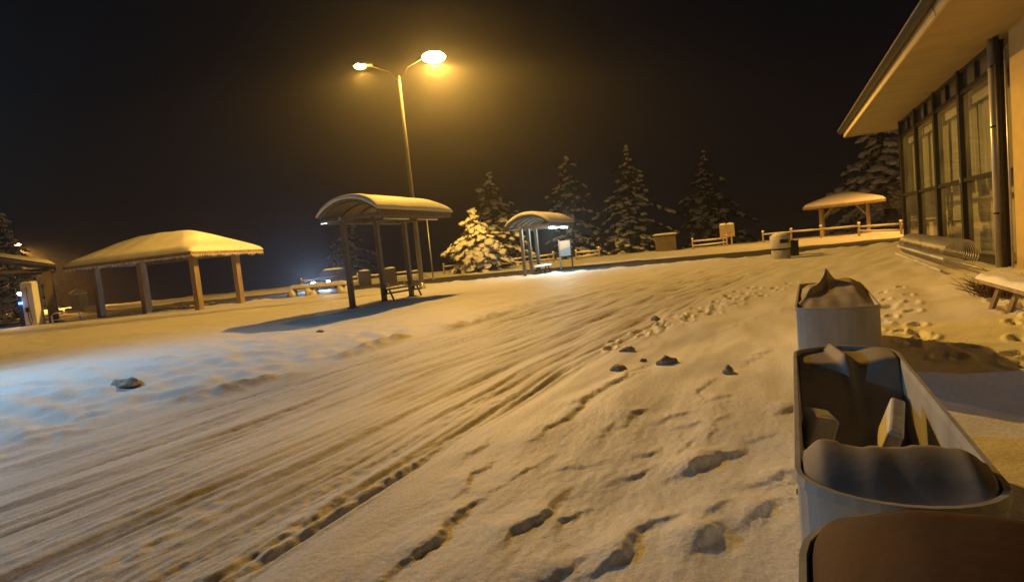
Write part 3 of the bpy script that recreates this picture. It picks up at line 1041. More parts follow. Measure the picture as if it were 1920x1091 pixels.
g.blob((-0.22, 0.02, 0.03), (0.13, 0.08, 0.06), 79, 2, 0.3, 1.5)
o = g.build('slush_lump', M_BROWNCLOD, smooth=True)
o.location = (-9.0, 5.0, gz(-9, 5.0) - 0.02)
tag(o, 'low brownish lump of slush on the blue lit snow at the left', 'slush lump')

# ------------------------------------------------------------------ double street lamp
SL = thing('street_lamp', 'tall double headed sodium street lamp glowing yellow behind the shelter', 'street lamp', (-16.33, 23.55, 0))
SL_DIR = Vector((2.85, 1.94, 0)).normalized()
MB().tube([(0, 0, -0.1), (0, 0, 3), (0, 0, 7), (0, 0, 10.6)], [0.13, 0.12, 0.09, 0.05], 14).build('pole', M_POLE, SL, smooth=True)
MB().lathe([(0.22, 0), (0.22, 0.05), (0.15, 0.10), (0.14, 0.35)], 14).build('base', M_GALV, SL, smooth=True)
FAN = [(0.0, 0.04), (0.08, 0.05), (0.146, 0.085), (0.22, 0.14), (0.246, 0.175), (0.27, 0.25), (0.287, 0.37), (0.305, 0.34), (0.335, 0.32), (0.348, 0.16), (0.37, 0.015), (0.42, 0.008), (0.50, 0.012), (0.60, 0.03), (0.8, 0.02), (1.0, 0.0)]
for s, ht, big in ((1, 11.42, 1.75), (-1, 11.15, 0.85)):
    e = SL_DIR * s * 1.35
    arm = MB().tube([(0, 0, 10.3), (e.x * 0.35, e.y * 0.35, 10.3 + (ht - 10.3) * 0.62), (e.x, e.y, ht)], 0.016, 10).build('arm', M_POLE, SL, smooth=True)
    ang = math.atan2(e.y, e.x)
    Mx = Matrix.Translation((e.x, e.y, ht)) @ Matrix.Rotation(ang, 4, 'Z')
    hd = MB()
    hd.grid(lambda a, b: (-0.15 + 1.0 * a, 0.20 * math.sin(PI * min(0.97, 0.12 + a)) ** 0.5 * math.cos(PI * b), 0.03 + 0.13 * math.sin(PI * min(0.97, 0.12 + a)) ** 0.5 * math.sin(PI * b)), 16, 12)
    hd.v = [tuple(Mx @ Vector(p)) for p in hd.v]
    h_o = hd.build('lamp_head', M_POLE, SL, smooth=True)
    ln = MB().blob((0.45, 0, 0.0), (0.34 * big, 0.22 * big, 0.16 * big), 5, 3, 0.0, 1, Mx)
    ln.build('lens', M_LENS, h_o, smooth=True)
    lp = Mx @ Vector((0.45, 0, -0.34))
    lamp('sodium_light', 'POINT', tuple(Vector(SL.location) + lp), LAMP_POWER * (1.4 if s > 0 else 0.13), (1.0, 0.515, 0.075), 0.16, None, FAN, throw=True)


# ------------------------------------------------------------------ bus shelters
def arch(w, rise, t):
    """t in 0..1 across the vault"""
    a = -1 + 2 * t
    return a * w / 2, rise * (1 - abs(a) ** 2.2)


def shelter(label, loc, rz, w, x_off, L, ze, rise, posts, lit, sc=1.0):
    t = thing('bus_shelter', label, 'bus shelter', loc, rz, None, sc)
    px = 0.0
    for k, y in enumerate(posts):
        p = MB().box(px - 0.085, px + 0.085, y - 0.085, y + 0.085, -0.1, ze - 0.14).build('post', M_SHELTER, t, bevel=0.012)
        MB().box(px - 0.14, px + 0.14, y - 0.14, y + 0.14, -0.06, 0.03).build('base_plate', M_SHELTER, p)
    x0, x1 = x_off - w / 2, x_off + w / 2
    # beams
    for y in (0.08, L / 2, L - 0.08):
        MB().box(x0 + 0.06, x1 - 0.06, y - 0.05, y + 0.05, ze - 0.13, ze - 0.005).build('tie_beam', M_SHELTER, t, bevel=0.008)
    for x in (x0 + 0.03, x1 - 0.03):
        MB().box(x - 0.05, x + 0.05, 0, L, ze - 0.16, ze + 0.06).build('eave_beam', M_SHELTER, t, bevel=0.008)
    for k in range(6):
        y = 0.10 + (L - 0.2) * k / 5
        MB().tube([(x_off + arch(w - 0.1, rise - 0.05, q / 14)[0], y, ze + 0.02 + arch(w, rise - 0.05, q / 14)[1]) for q in range(15)], 0.04, 6).build('rib', M_SHELTER, t, smooth=True)
    MB().lathe([(0.07, -0.02), (0.07, 0.02)], 14, Matrix.Translation((0.0, -0.005, ze - 0.06)) @ Matrix.Rotation(PI / 2, 4, 'X')).build('boss', M_GALV, t)
    r = MB()
    r.grid(lambda a, b: (x_off + arch(w + 0.08, rise, a)[0], -0.12 + (L + 0.24) * b, ze + 0.065 + arch(w, rise, a)[1]), 24, 2)
    ro = r.build('roof_sheet', M_SHELTER, t, smooth=True)
    so = ro.modifiers.new('thick', 'SOLIDIFY')
    so.thickness = 0.05
    so.offset = -1
    s = MB()

    def cap(a, b):
        # outer skin and underside in one loop of the section
        th = 0.17
        if a < 0.5:
            q = a * 2
            x, z = arch(w + 0.12, rise, q)
            ed = min(1, 9 * q, 9 * (1 - q)) ** 0.6
            eb = min(1, 12 * b + 0.35, 5.0 * (1 - b) + 0.12) ** 0.6
            nzv = 0.02 * nz2(x * 1.5, b * L * 1.2, 210)
            return (x_off + x, -0.19 + (L + 0.38) * b, ze + 0.072 + z + (th * ed + nzv) * eb + 0.01)
        q = 1 - (a - 0.5) * 2
        x, z = arch(w + 0.12, rise, q)
        return (x_off + x, -0.15 + (L + 0.30) * b, ze + 0.069 + z)
    s.grid(cap, 56, 26)
    n = 57
    s.f.append(tuple(range(n))[::-1])
    s.f.append(tuple(26 * n + k for k in range(n)))
    s.build('roof_snow', M_SNOW, t, smooth=True)
    for (ya, yb) in ((L * 0.10, L * 0.44), (L * 0.54, L * 0.86)):
        f = MB().box(x1 - 0.30, x1 - 0.16, ya, yb, ze - 0.20, ze - 0.135).build('light_fitting', M_SHELTER, t)
        MB().tube([(x1 - 0.23, ya + 0.05, ze - 0.225), (x1 - 0.23, yb - 0.05, ze - 0.225)], 0.028, 8).build('light_tube', M_LED if lit else M_UNLIT, f, smooth=True)
    return t


SH1 = shelter('near unlit bus shelter with an arched snow covered roof on three posts', (-13.95, 15.55, 0), 0, 2.65, 0.42, 4.65, 3.27, 0.5, (0.12, 1.95, 3.75), False)
for k in range(2):
    MB().box(-0.86 + k * 0.16, -0.80 + k * 0.16, -0.06, 0.02, 3.10, 3.13).build('indicator', M_DIMLED, SH1)
SH2 = shelter('far bus shelter with arched snowy roof and lit white tubes under it', (-12.85, 28.5, 0), 0, 2.6, 0.5, 4.0, 2.80, 0.52, (0.1, 1.1, 2.2), True)
for (yy, pw) in ((0.95, 170), (2.75, 260)):
    lamp('shelter_light', 'POINT', (-12.85 + 1.5, 28.5 + yy, 2.50), pw, (0.66, 0.93, 1.0), 0.12)


def shelter_bench(label, loc, L, w=0.42, armrests=True):
    b = thing('shelter_bench', label, 'bench', loc)
    for k in range(3):
        MB().box(-w / 2 + k * 0.15, -w / 2 + k * 0.15 + 0.12, 0, L, 0.42, 0.46).build('slat', M_DWOOD, b, bevel=0.006)
    MB().box(-w / 2 + 0.03, w / 2 - 0.03, 0, L, 0.26, 0.30).build('stretcher', M_DSTEEL, b)
    for y in (0.18, L - 0.18):
        for s in (-1, 1):
            MB().bar((s * 0.24, y, -0.03), (s * 0.06, y, 0.42), 0.05).build('leg', M_DSTEEL, b)
    if armrests:
        for k in range(3):
            y = 0.1 + (L - 0.2) * k / 2
            MB().tube([(-w / 2, y, 0.46), (-w / 2, y, 0.68), (w / 2 - 0.1, y, 0.68), (w / 2 - 0.06, y, 0.46)], 0.015, 6).build('armrest', M_GALV, b)
    return b


shelter_bench('slatted dark bench between two posts of the near bus shelter', (-13.75, 17.35, gz(-13.75, 18.2)), 2.2)
bb = shelter_bench('short snow topped bench under the lit far bus shelter', (-12.3, 29.1, 0), 1.7, armrests=False)
g = MB()
g.grid(lambda a, b: (-0.24 + 0.48 * a, -0.02 + 1.74 * b, 0.46 + 0.10 * (min(1, 6 * a, 6 * (1 - a), 16 * b, 16 * (1 - b)) ** 0.5) + 0.01 * math.sin(b * 20)), 12, 30)
g.build('snow_cap', M_SNOW, bb, smooth=True)


# ------------------------------------------------------------------ gazebos
def hip_gazebo(label, loc, rz, Lx, Ly, ov, ze, rise, posts, wood, brace=True, post_w=0.24, ice=True, sth=0.22):
    """rectangle of posts: x 0..Lx, y 0..Ly; hipped roof with overhang ov"""
    t = thing('gazebo', label, 'gazebo', loc, rz, 'snow covered gazebos')
    for (x, y) in posts:
        p = MB().box(x - post_w / 2, x + post_w / 2, y - post_w / 2, y + post_w / 2, -0.2, ze - 0.2).build('post', wood, t, bevel=0.015)
        if brace:
            for dx in (-1, 1):
                if 0.1 < x + dx * 0.6 < Lx - 0.1 or (x + dx * 0.4 > 0 and x + dx * 0.4 < Lx):
                    MB().bar((x + dx * post_w * 0.4, y, ze - 1.0), (x + dx * 0.75, y, ze - 0.22), 0.10).build('brace', wood, p)
    for y in (0, Ly):
        MB().box(-ov * 0.6, Lx + ov * 0.6, y - 0.08, y + 0.08, ze - 0.2, ze - 0.02).build('beam', wood, t, bevel=0.01)
    for x in (0, Lx):
        MB().box(x - 0.075, x + 0.075, 0.085, Ly - 0.085, ze - 0.198, ze - 0.022).build('beam', wood, t, bevel=0.01)
    x0, x1, y0, y1 = -ov, Lx + ov, -ov, Ly + ov
    hw = min(x1 - x0, y1 - y0) / 2

    def roof(x, y):
        d = min(x - x0, x1 - x, y - y0, y1 - y)
        return ze + rise * min(1, max(0, d) / hw)
    r = MB()
    r.grid(lambda a, b: (x0 + (x1 - x0) * a, y0 + (y1 - y0) * b, roof(x0 + (x1 - x0) * a, y0 + (y1 - y0) * b)), 40, 24)
    ro = r.build('roof', wood, t)
    m_ = ro.modifiers.new('thick', 'SOLIDIFY')
    m_.thickness = 0.10
    m_.offset = -1
    for (xa, ya, xb, yb) in ((x0, y0, x1, y0), (x0, y1, x1, y1)):
        MB().box(xa - 0.03, xb + 0.03, ya - 0.02 - (0.01 if ya < 0 else -0.0), ya + 0.02, ze - 0.19, ze + 0.02).build('fascia', wood, t)
    for (xa) in (x0, x1):
        MB().box(xa - 0.02, xa + 0.02, y0 + 0.025, y1 - 0.025, ze - 0.188, ze + 0.018).build('fascia', wood, t)
    for k in range(int((x1 - x0) / 0.8)):
        xx = x0 + 0.4 + 0.8 * k
        MB().bar((xx, y0 + 0.05, ze - 0.11), (min(max(xx, x0 + hw), x1 - hw), (y0 + y1) / 2, ze - 0.13 + rise * min(1, min(xx - x0, x1 - xx, hw) / hw)), 0.08, 0.06).build('rafter', wood, t)
    s = MB()

    def cap(a, b):
        ea = 0.05
        x = x0 - ea + (x1 - x0 + 2 * ea) * a
        y = y0 - ea + (y1 - y0 + 2 * ea) * b
        d = min(x - x0, x1 - x, y - y0, y1 - y) + ea
        # soft hips: smooth minimum
        k = 0.45
        ds = [x - x0 + ea, x1 - x + ea, y - y0 + ea, y1 - y + ea]
        sm = -k * math.log(sum(math.exp(-q / k) for q in ds) / 1.35)
        base = ze + rise * min(1, max(0, min(sm, d) - ea) / hw)
        th = sth * min(1, d / 0.22) ** 0.5 if d > 0 else 0
        return (x, y, max(base, ze - 0.02) + th + 0.006 + (0.03 * nz2(x * 0.9, y * 0.9, 220) if d > 0.1 else -0.03))
    s.grid(cap, 72, 44)
    s.build('roof_snow', M_SNOW, t, smooth=True)
    if ice:
        ic = MB()
        rj = random.Random(int(Lx * 10))
        n = int((x1 - x0) / 0.05)
        for k in range(n):
            xx = x0 + (x1 - x0) * (k + rj.random()) / n
            ll = rj.uniform(0.03, 0.16) * (0.5 + abs(math.sin(k * 0.13)))
            ic.add([(xx - 0.02, y0 - 0.03, ze - 0.185), (xx + 0.02, y0 - 0.03, ze - 0.185), (xx, y0 + 0.0, ze - 0.185), (xx, y0 - 0.02, ze - 0.19 - ll)], [(0, 1, 3), (1, 2, 3), (2, 0, 3)])
        n = int((y1 - y0) / 0.05)
        for k in range(n):
            yy = y0 + (y1 - y0) * (k + rj.random()) / n
            ll = rj.uniform(0.03, 0.16) * (0.5 + abs(math.sin(k * 0.17)))
            ic.add([(x1 + 0.03, yy - 0.02, ze - 0.185), (x1 + 0.03, yy + 0.02, ze - 0.185), (x1, yy, ze - 0.185), (x1 + 0.02, yy, ze - 0.19 - ll)], [(0, 1, 3), (1, 2, 3), (2, 0, 3)])
        ic.build('icicles', M_SNOW, t, kind='stuff')
    return t


ga = R(7.5)
gp1 = (-29 - 7.5 * math.cos(ga), 20.4 - 7.5 * math.sin(ga))
hip_gazebo('large wooden gazebo with a thick snow roof at the left, on stout posts', (gp1[0], gp1[1], 0), ga, 7.5, 3.1, 1.05, 3.16, 1.35, ((0, 0), (3.6, 0), (7.5, 0), (7.5, 3.0), (0, 3.0)), M_WOOD, brace=False, post_w=0.33)
# picnic table inside it
pt_ = thing('picnic_table', 'dark picnic table with a snowy edge under the left gazebo', 'picnic table', (-31.6, 21.7, 0), ga)
for k in range(4):
    MB().box(-0.9, 0.9, -0.36 + k * 0.18, -0.36 + k * 0.18 + 0.165, 0.40, 0.44).build('plank', M_WOOD, pt_)
for s in (-1, 1):
    MB().bar((s * 0.6, -0.35, -0.03), (s * 0.6, 0.1, 0.40), 0.08).build('leg', M_WOOD, pt_)
    MB().bar((s * 0.6, 0.35, -0.03), (s * 0.6, -0.1, 0.40), 0.078).build('leg', M_WOOD, pt_)
    MB().box(-0.9, 0.9, s * 0.75 - 0.12, s * 0.75 + 0.12, 0.20, 0.24).build('seat', M_WOOD, pt_)
    MB().box(s * 0.6 - 0.03, s * 0.6 + 0.03, -0.72, 0.72, 0.14, 0.195).build('crossbar', M_WOOD, pt_)

ro = math.atan2(-0.35, 3)
hip_gazebo('small wooden gazebo with a snowy hipped roof beyond the rail fence at the right', (3.1, 49.9, 0.3), ro, 3.1, 3.0, 1.1, 2.32, 0.95, ((0, 0), (3.1, 0), (0, 3), (3.1, 3)), M_WOOD, brace=True, post_w=0.24, ice=False, sth=0.16)

# open canopy at the far left edge
cn = thing('canopy', 'dark gabled canopy with a snowy roof edge at the left edge of the photo', 'canopy', (-37.6, 17.6, 0), R(64))
CW, CL = 5.6, 5.0
for (x, y) in ((-0.1, 0), (-CW + 0.5, 0), (-0.1, CL), (-CW + 0.5, CL)):
    MB().box(x - 0.2, x + 0.2, y - 0.2, y + 0.2, -0.2, 3.2).build('post', M_DWOOD, cn, bevel=0.015)
for s in (0, 1):
    xa = 0.35 if s == 0 else -CW - 0.1
    g = MB()
    xm = (0.35 - CW - 0.1) / 2
    g.add([(xa, -0.7, 3.27), (xm, -0.7, 4.1), (xm, CL + 0.7, 4.1), (xa, CL + 0.7, 3.27), (xa, -0.7, 3.17), (xm, -0.7, 4.0), (xm, CL + 0.7, 4.0), (xa, CL + 0.7, 3.17)],
          [(0, 1, 2, 3), (4, 7, 6, 5), (0, 4, 5, 1), (1, 5, 6, 2), (2, 6, 7, 3), (3, 7, 4, 0)])
    g.build('roof_slope', M_DWOOD, cn)
    g = MB()
    g.grid(lambda a, b, xa=xa, xm=xm: (xa + (xm - xa) * a, -0.75 + (CL + 1.5) * b, 3.28 + 0.83 * a + 0.26 * min(1, 8 * a + 0.1, 24 * b + 0.02, 14 * (1 - b) + 0.02) ** 0.5), 20, 24)
    g.build('roof_snow', M_SNOW, cn, smooth=True)
for y in (0, CL):
    MB().box(-CW, 0.25, y - 0.08, y + 0.08, 3.0, 3.16).build('tie_beam', M_DWOOD, cn)

# charging post with cable
ev = thing('charging_station', 'white electric charging cabinet with a hanging black cable by the canopy', 'charging station', (-38.2, 16.9, 0), R(24))
MB().box(-0.36, 0.36, -0.28, 0.28, -0.05, 2.38).build('cabinet', M_PLASTIC, ev, bevel=0.04)
MB().box(-0.40, 0.40, -0.32, 0.32, -0.05, 0.06).build('plinth', M_GREYBIN, ev)
MB().tube([(0.02, -0.30, 2.2), (0.07, -0.36, 1.5), (0.12, -0.38, 0.8), (0.16, -0.36, 0.30), (0.08, -0.36, 0.10), (-0.02, -0.36, 0.3), (-0.05, -0.34, 0.85)], 0.022, 8).build('cable', M_BLACK, ev, smooth=True)
MB().box(-0.16, 0.02, -0.37, -0.285, 0.80, 1.05).build('plug_holder', M_BLACK, ev, bevel=0.02)
g = MB()
g.grid(lambda a, b: (-0.37 + 0.74 * a, -0.29 + 0.58 * b, 2.38 + 0.12 * min(1, 6 * a, 6 * (1 - a), 6 * b, 6 * (1 - b)) ** 0.5), 10, 10)
g.build('snow_cap', M_SNOW, ev, smooth=True)
ev2 = thing('payment_post', 'dark payment post with a glowing blue screen left of the white cabinet', 'payment terminal', (-38.85, 16.75, 0), R(24))
MB().box(-0.22, 0.22, -0.16, 0.16, -0.05, 1.75).build('housing', M_DSTEEL, ev2, bevel=0.03)
MB().box(-0.12, 0.12, -0.18, -0.165, 1.26, 1.38).build('screen', M_BLUELED, ev2)
MB().blob((-0.0, -0.10, 1.86), (0.15, 0.12, 0.09), 3, 2, 0.0).build('lamp_lens', M_LED, ev2, smooth=True)
lamp('screen_light', 'POINT', (-38.6, 16.35, 1.35), 14, (0.15, 0.35, 1.0), 0.06)

hb = thing('hoop_barrier', 'low galvanised hoop barrier in front of the canopy post', 'barrier', (-35.75, 17.25, 0), R(65))
MB().tube([(-0.62, 0, -0.1), (-0.62, 0, 0.45), (-0.55, 0, 0.56), (-0.45, 0, 0.60), (0.45, 0, 0.60), (0.55, 0, 0.56), (0.62, 0, 0.45), (0.62, 0, -0.1)], 0.035, 8).build('hoop', M_GALV, hb, smooth=True)
MB().tube([(-0.62, 0, 0.22), (0.62, 0, 0.22)], 0.022, 8).build('lower_rail', M_GALV, hb, smooth=True)

# ------------------------------------------------------------------ snow capped guard rail and a parked car with its headlights on
gr = thing('guard_rail', 'low timber guard rail thick with snow in front of the headlights', 'guard rail', (-28.3, 26.4, 0), R(1))
for x in (0.15, 1.5, 4.1):
    MB().box(x - 0.14, x + 0.14, -0.12, 0.12, -0.1, 0.50).build('post', M_WOOD, gr, bevel=0.02)
MB().box(-0.05, 4.5, -0.10, 0.10, 0.42, 0.56).build('rail', M_WOOD, gr, bevel=0.02)
g = MB()
g.grid(lambda a, b: (-0.15 + 4.75 * a, -0.20 + 0.40 * b, 0.55 + 0.17 * (min(1, 5 * b, 5 * (1 - b), 20 * a, 20 * (1 - a)) ** 0.5) * (1 + 0.4 * nz2(a * 9, b, 230)) - 0.06 * (b < 0.02) - 0.06 * (b > 0.98)), 60, 12)
g.build('snow_cap', M_SNOW, gr, smooth=True)
g = MB()
for k, (x, r) in enumerate(((0.05, 0.34), (1.55, 0.36), (1.9, 0.26), (4.15, 0.34), (4.5, 0.26))):
    g.blob((x, -0.1, 0.12), (r, 0.28, r * 1.0), 500 + k, 2, 0.25)
g.build('snow_heap', M_SNOW, gr, smooth=True)

car = thing('parked_car', 'dark car facing the camera with bluish headlights shining beyond the guard rail', 'car', (-33.1, 35.0, 0.01), R(-68))
# car built with x forward
sec = [(-2.15, 0.55, 0.95, 0.78), (-1.9, 0.32, 1.02, 0.84), (-0.6, 0.28, 1.0, 0.88), (0.7, 0.28, 0.98, 0.88), (1.6, 0.30, 0.88, 0.85), (2.1, 0.36, 0.74, 0.76)]
g = MB()
for (x, zl, zh, hw) in sec:
    g.v += [(x, -hw, zl), (x, -hw, (zl + zh) / 2), (x, -hw * 0.94, zh), (x, hw * 0.94, zh), (x, hw, (zl + zh) / 2), (x, hw, zl)]
for i in range(len(sec) - 1):
    for k in range(6):
        k2 = (k + 1) % 6
        g.f.append((i * 6 + k, i * 6 + k2, i * 6 + 6 + k2, i * 6 + 6 + k))
g.f += [tuple(range(6)), tuple(30 + k for k in range(6))[::-1]]
g.build('body', M_CARPAINT, car, bevel=0.03)
g = MB()
g.add([(-1.9, -0.76, 1.0), (1.0, -0.78, 0.97), (1.0, 0.78, 0.97), (-1.9, 0.76, 1.0), (-1.5, -0.60, 1.48), (0.1, -0.62, 1.48), (0.1, 0.62, 1.48), (-1.5, 0.60, 1.48)],
      [(3, 2, 1, 0), (4, 5, 6, 7), (0, 1, 5, 4), (1, 2, 6, 5), (2, 3, 7, 6), (3, 0, 4, 7)])
g.build('cabin', M_BLACK, car, bevel=0.04)
g = MB()
g.grid(lambda a, b: (-1.5 + 1.6 * a, -0.62 + 1.24 * b, 1.48 + 0.12 * min(1, 5 * a, 5 * (1 - a), 5 * b, 5 * (1 - b)) ** 0.5), 12, 12)
g.build('roof_snow', M_SNOW, car, smooth=True)
for x in (-1.35, 1.35):
    for s in (-1, 1):
        Mx = Matrix.Translation((x, s * 0.78, 0.31)) @ Matrix.Rotation(PI / 2, 4, 'X')
        wl = MB().lathe([(0.20, -0.10), (0.31, -0.09), (0.32, 0.0), (0.31, 0.09), (0.20, 0.10)], 20, Mx).build('wheel', M_TYRE, car, smooth=True)
        MB().lathe([(0.19, -0.108), (0.17, 0.108)], 14, Mx).build('rim', M_GALV, wl)
for s in (-1, 1):
    MB().blob((2.10, s * 0.58, 0.60), (0.06, 0.15, 0.085), 8, 2, 0.0).build('headlight', M_HEAD, car, smooth=True)
MB().box(2.10, 2.13, -0.3, 0.3, 0.40, 0.50).build('number_plate', M_PLASTIC, car)
rzm = Matrix.Rotation(R(-68), 3, 'Z')
for s in (-1, 1):
    p = Vector((-33.1, 35.0, 0.01)) + rzm @ Vector((2.35, s * 0.58, 0.60))
    q = Vector((-33.1, 35.0, 0.01)) + rzm @ Vector((9, s * 0.58 - 1.5, 0.9))
    lamp('headlight_beam', 'SPOT', tuple(p), 1500 if s < 0 else 900, (0.45, 0.65, 1.0), 0.05, None, None, R(120), 0.9, tuple(q))

# ------------------------------------------------------------------ small street furniture
def drum_bin(label, loc, rz=0.0):
    t = thing('litter_bin', label, 'litter bin', loc, rz)
    MB().lathe([(0.36, -0.05), (0.38, 0.0), (0.38, 0.34), (0.36, 0.36)], 24).build('base', M_GREYBIN, t, smooth=True)
    MB().lathe([(0.30, 0.36), (0.30, 0.44)], 24).build('neck', M_BLACK, t)
    MB().lathe([(0.39, 0.44), (0.41, 0.46), (0.41, 0.98), (0.39, 1.0), (0.33, 1.0), (0.32, 0.9)], 24).build('drum', M_WHITE, t, smooth=True)
    MB().box(-0.18, 0.18, -0.425, -0.395, 0.66, 0.82).build('opening', M_BLACK, t)
    MB().blob((0, 0, 1.0), (0.37, 0.37, 0.11), 41, 2, 0.12).build('snow_cap', M_SNOW, t, smooth=True)
    return t


drum_bin('white drum litter bin with snow on top in the open forecourt', (0.08, 27.1, 0.0), 0.4)
wb = thing('wheeled_bin', 'dark wheeled bin just behind the white drum litter bin', 'wheeled bin', (0.56, 28.3, -0.02), 0.3, None, 0.78)
MB().box(-0.26, 0.26, -0.30, 0.30, 0.08, 0.86).build('body', M_BLACK, wb, bevel=0.03)
MB().box(-0.28, 0.28, -0.33, 0.32, 0.865, 0.93).build('lid', M_BLACK, wb, bevel=0.02)
for s in (-1, 1):
    MB().lathe([(0.10, -0.03), (0.10, 0.03)], 14, Matrix.Translation((s * 0.29, 0.26, 0.10)) @ Matrix.Rotation(PI / 2, 4, 'Y')).build('wheel', M_TYRE, wb)
for (x, y, lab) in ((-29.0, 34.3, 'dark square bin seen left of the middle post of the near shelter'), (-27.3, 35.3, 'dark square bin seen just right of the middle post of the near shelter')):
    b = thing('roadside_bin', lab, 'bin', (x, y, 0), 0.5, 'dark bins at the far side of the road')
    MB().box(-0.42, 0.42, -0.36, 0.36, -0.05, 1.05).build('body', M_DSTEEL, b, bevel=0.03)
    MB().box(-0.46, 0.46, -0.40, 0.40, 1.055, 1.14).build('lid', M_DSTEEL, b, bevel=0.02)
    MB().blob((0, 0, 1.15), (0.44, 0.38, 0.10), 9, 2, 0.1).build('snow_cap', M_SNOW, b, smooth=True)

sg = thing('information_board', 'brown two post information board with snow on top beyond the rail fence', 'sign', (-3.53, 46.9, 0.2), R(12))
for x in (-0.30, 0.30):
    MB().box(x - 0.05, x + 0.05, 0.03, 0.13, -0.1, 1.75).build('post', M_WOOD, sg)
for x in (-0.275, 0.275):
    MB().box(x - 0.27, x + 0.27, -0.04, 0.025, 0.75, 1.72).build('panel', M_SIGN, sg, bevel=0.01)
MB().blob((-0.275, 0, 1.76), (0.26, 0.12, 0.10), 12, 2, 0.15).build('snow_cap', M_SNOW, sg, smooth=True)
MB().blob((0.275, 0, 1.76), (0.26, 0.12, 0.10), 14, 2, 0.15).build('snow_cap', M_SNOW, sg, smooth=True)

tt = thing('timetable_board', 'pale blank panel between two posts right of the lit shelter', 'notice board', (-12.6, 34.8, 0), R(8))
MB().box(-0.42, -0.33, -0.04, 0.04, -0.1, 1.95).build('post', M_GALV, tt)
MB().box(0.36, 0.44, -0.04, 0.04, -0.1, 1.95).build('post', M_DSTEEL, tt)
MB().box(-0.325, 0.355, -0.03, 0.03, 0.85, 1.85).build('panel', M_PLASTIC, tt, bevel=0.01)

tp = thing('flag_pole', 'thin pale pole standing just right of the near shelter', 'pole', (-23.2, 35.0, 0))
MB().tube([(0, 0, -0.1), (0, 0, 4.9)], [0.055, 0.04], 10).build('pole', M_GALV, tp, smooth=True)
MB().lathe([(0.12, 0), (0.12, 0.06), (0.06, 0.10)], 12).build('base', M_GALV, tp, smooth=True)

# timber hut beyond the fence
ht = thing('kiosk', 'small dark timber kiosk with a snow line on its roof beyond the road', 'kiosk', (-8.7, 49.3, -0.1), R(10))
MB().box(-0.85, 0.85, -0.7, 0.7, 0, 1.65).build('wall', M_DWOOD, ht)
MB().box(-0.55, 0.55, -0.73, -0.705, 0.85, 1.4).build('shutter', M_DWOOD, ht)
MB().box(-1.05, 1.05, -0.9, 0.9, 1.655, 1.74).build('roof', M_DWOOD, ht)
g = MB()
g.grid(lambda a, b: (-1.05 + 2.1 * a, -0.9 + 1.8 * b, 1.745 + 0.13 * min(1, 8 * a, 8 * (1 - a), 8 * b, 8 * (1 - b)) ** 0.5), 12, 12)
g.build('roof_snow', M_SNOW, ht, smooth=True)

# far building past the right gazebo
fb = thing('chalet', 'small chalet with two snowy roof edges half hidden behind the glass building', 'chalet', (9.6, 59.0, 0.3), R(-8))
MB().box(-0.6, 6, 0, 5, -0.5, 2.9).build('wall', M_DWOOD, fb)
MB().box(0.0, 0.9, -0.05, -0.005, 0.3, 2.4).build('door', M_PAPER, fb)
for (z, o_) in ((2.95, 0.0), (3.75, 0.4)):
    g = MB()
    g.add([(-1.5 + o_, -1.2, z), (3.2, -1.2, z + 1.9), (3.2, 5.5, z + 1.9), (-1.5 + o_, 5.5, z), (-1.5 + o_, -1.2, z + 0.14), (3.2, -1.2, z + 2.04), (3.2, 5.5, z + 2.04), (-1.5 + o_, 5.5, z + 0.14)],
          [(0, 1, 2, 3), (4, 7, 6, 5), (0, 4, 5, 1), (1, 5, 6, 2), (2, 6, 7, 3), (3, 7, 4, 0)])
    rf = g.build('roof', M_DWOOD, fb)
    g = MB()
    g.grid(lambda a, b, z=z, o_=o_: (-1.55 + o_ + (4.75 - o_) * a, -1.28 + 6.8 * b, z + 0.145 + 1.9 * a + 0.24 * min(1, 10 * a + 0.05, 14 * b + 0.02) ** 0.5), 14, 16)
    g.build('roof_snow', M_SNOW, rf, smooth=True)

# snow capped lantern post and round bush far left
lt = thing('stone_lantern', 'squat stone pillar with a peaked snow cap behind the left gazebo', 'pillar', (-53.6, 27.0, 0.25), R(20))
MB().box(-0.42, 0.42, -0.42, 0.42, -0.3, 1.3).build('pillar', M_GREYBIN, lt, bevel=0.03)
MB().box(-0.9, 0.9, -0.6, 0.6, -0.3, 0.22).build('plinth', M_GREYBIN, lt, bevel=0.03)
MB().lathe([(0.62, 1.30), (0.60, 1.42), (0.3, 1.68), (0.05, 1.82)], 16).build('snow_cap', M_SNOW, lt, smooth=True)
bs = thing('round_bush', 'round frosted twiggy bush behind the squat stone pillar', 'bush', (-57.2, 28.8, 0.2))
g = MB()
rj = random.Random(21)
for k in range(1500):
    d = Vector((rj.gauss(0, 1), rj.gauss(0, 1), rj.gauss(0, 1))).normalized()
    r0 = rj.uniform(0.5, 1.6)
    p = Vector((0, 0, 1.7)) + d * r0
    q = p + d * rj.uniform(0.15, 0.4) + Vector((rj.uniform(-.1, .1), rj.uniform(-.1, .1), rj.uniform(-.15, .05)))
    g.tube([p, q], [0.012, 0.004], 3, False)
g.build('twigs', M_TWIG, bs)
MB().tube([(0, 0, -0.3), (0, 0, 1.2)], [0.14, 0.09], 8).build('trunk', M_BARK, bs)

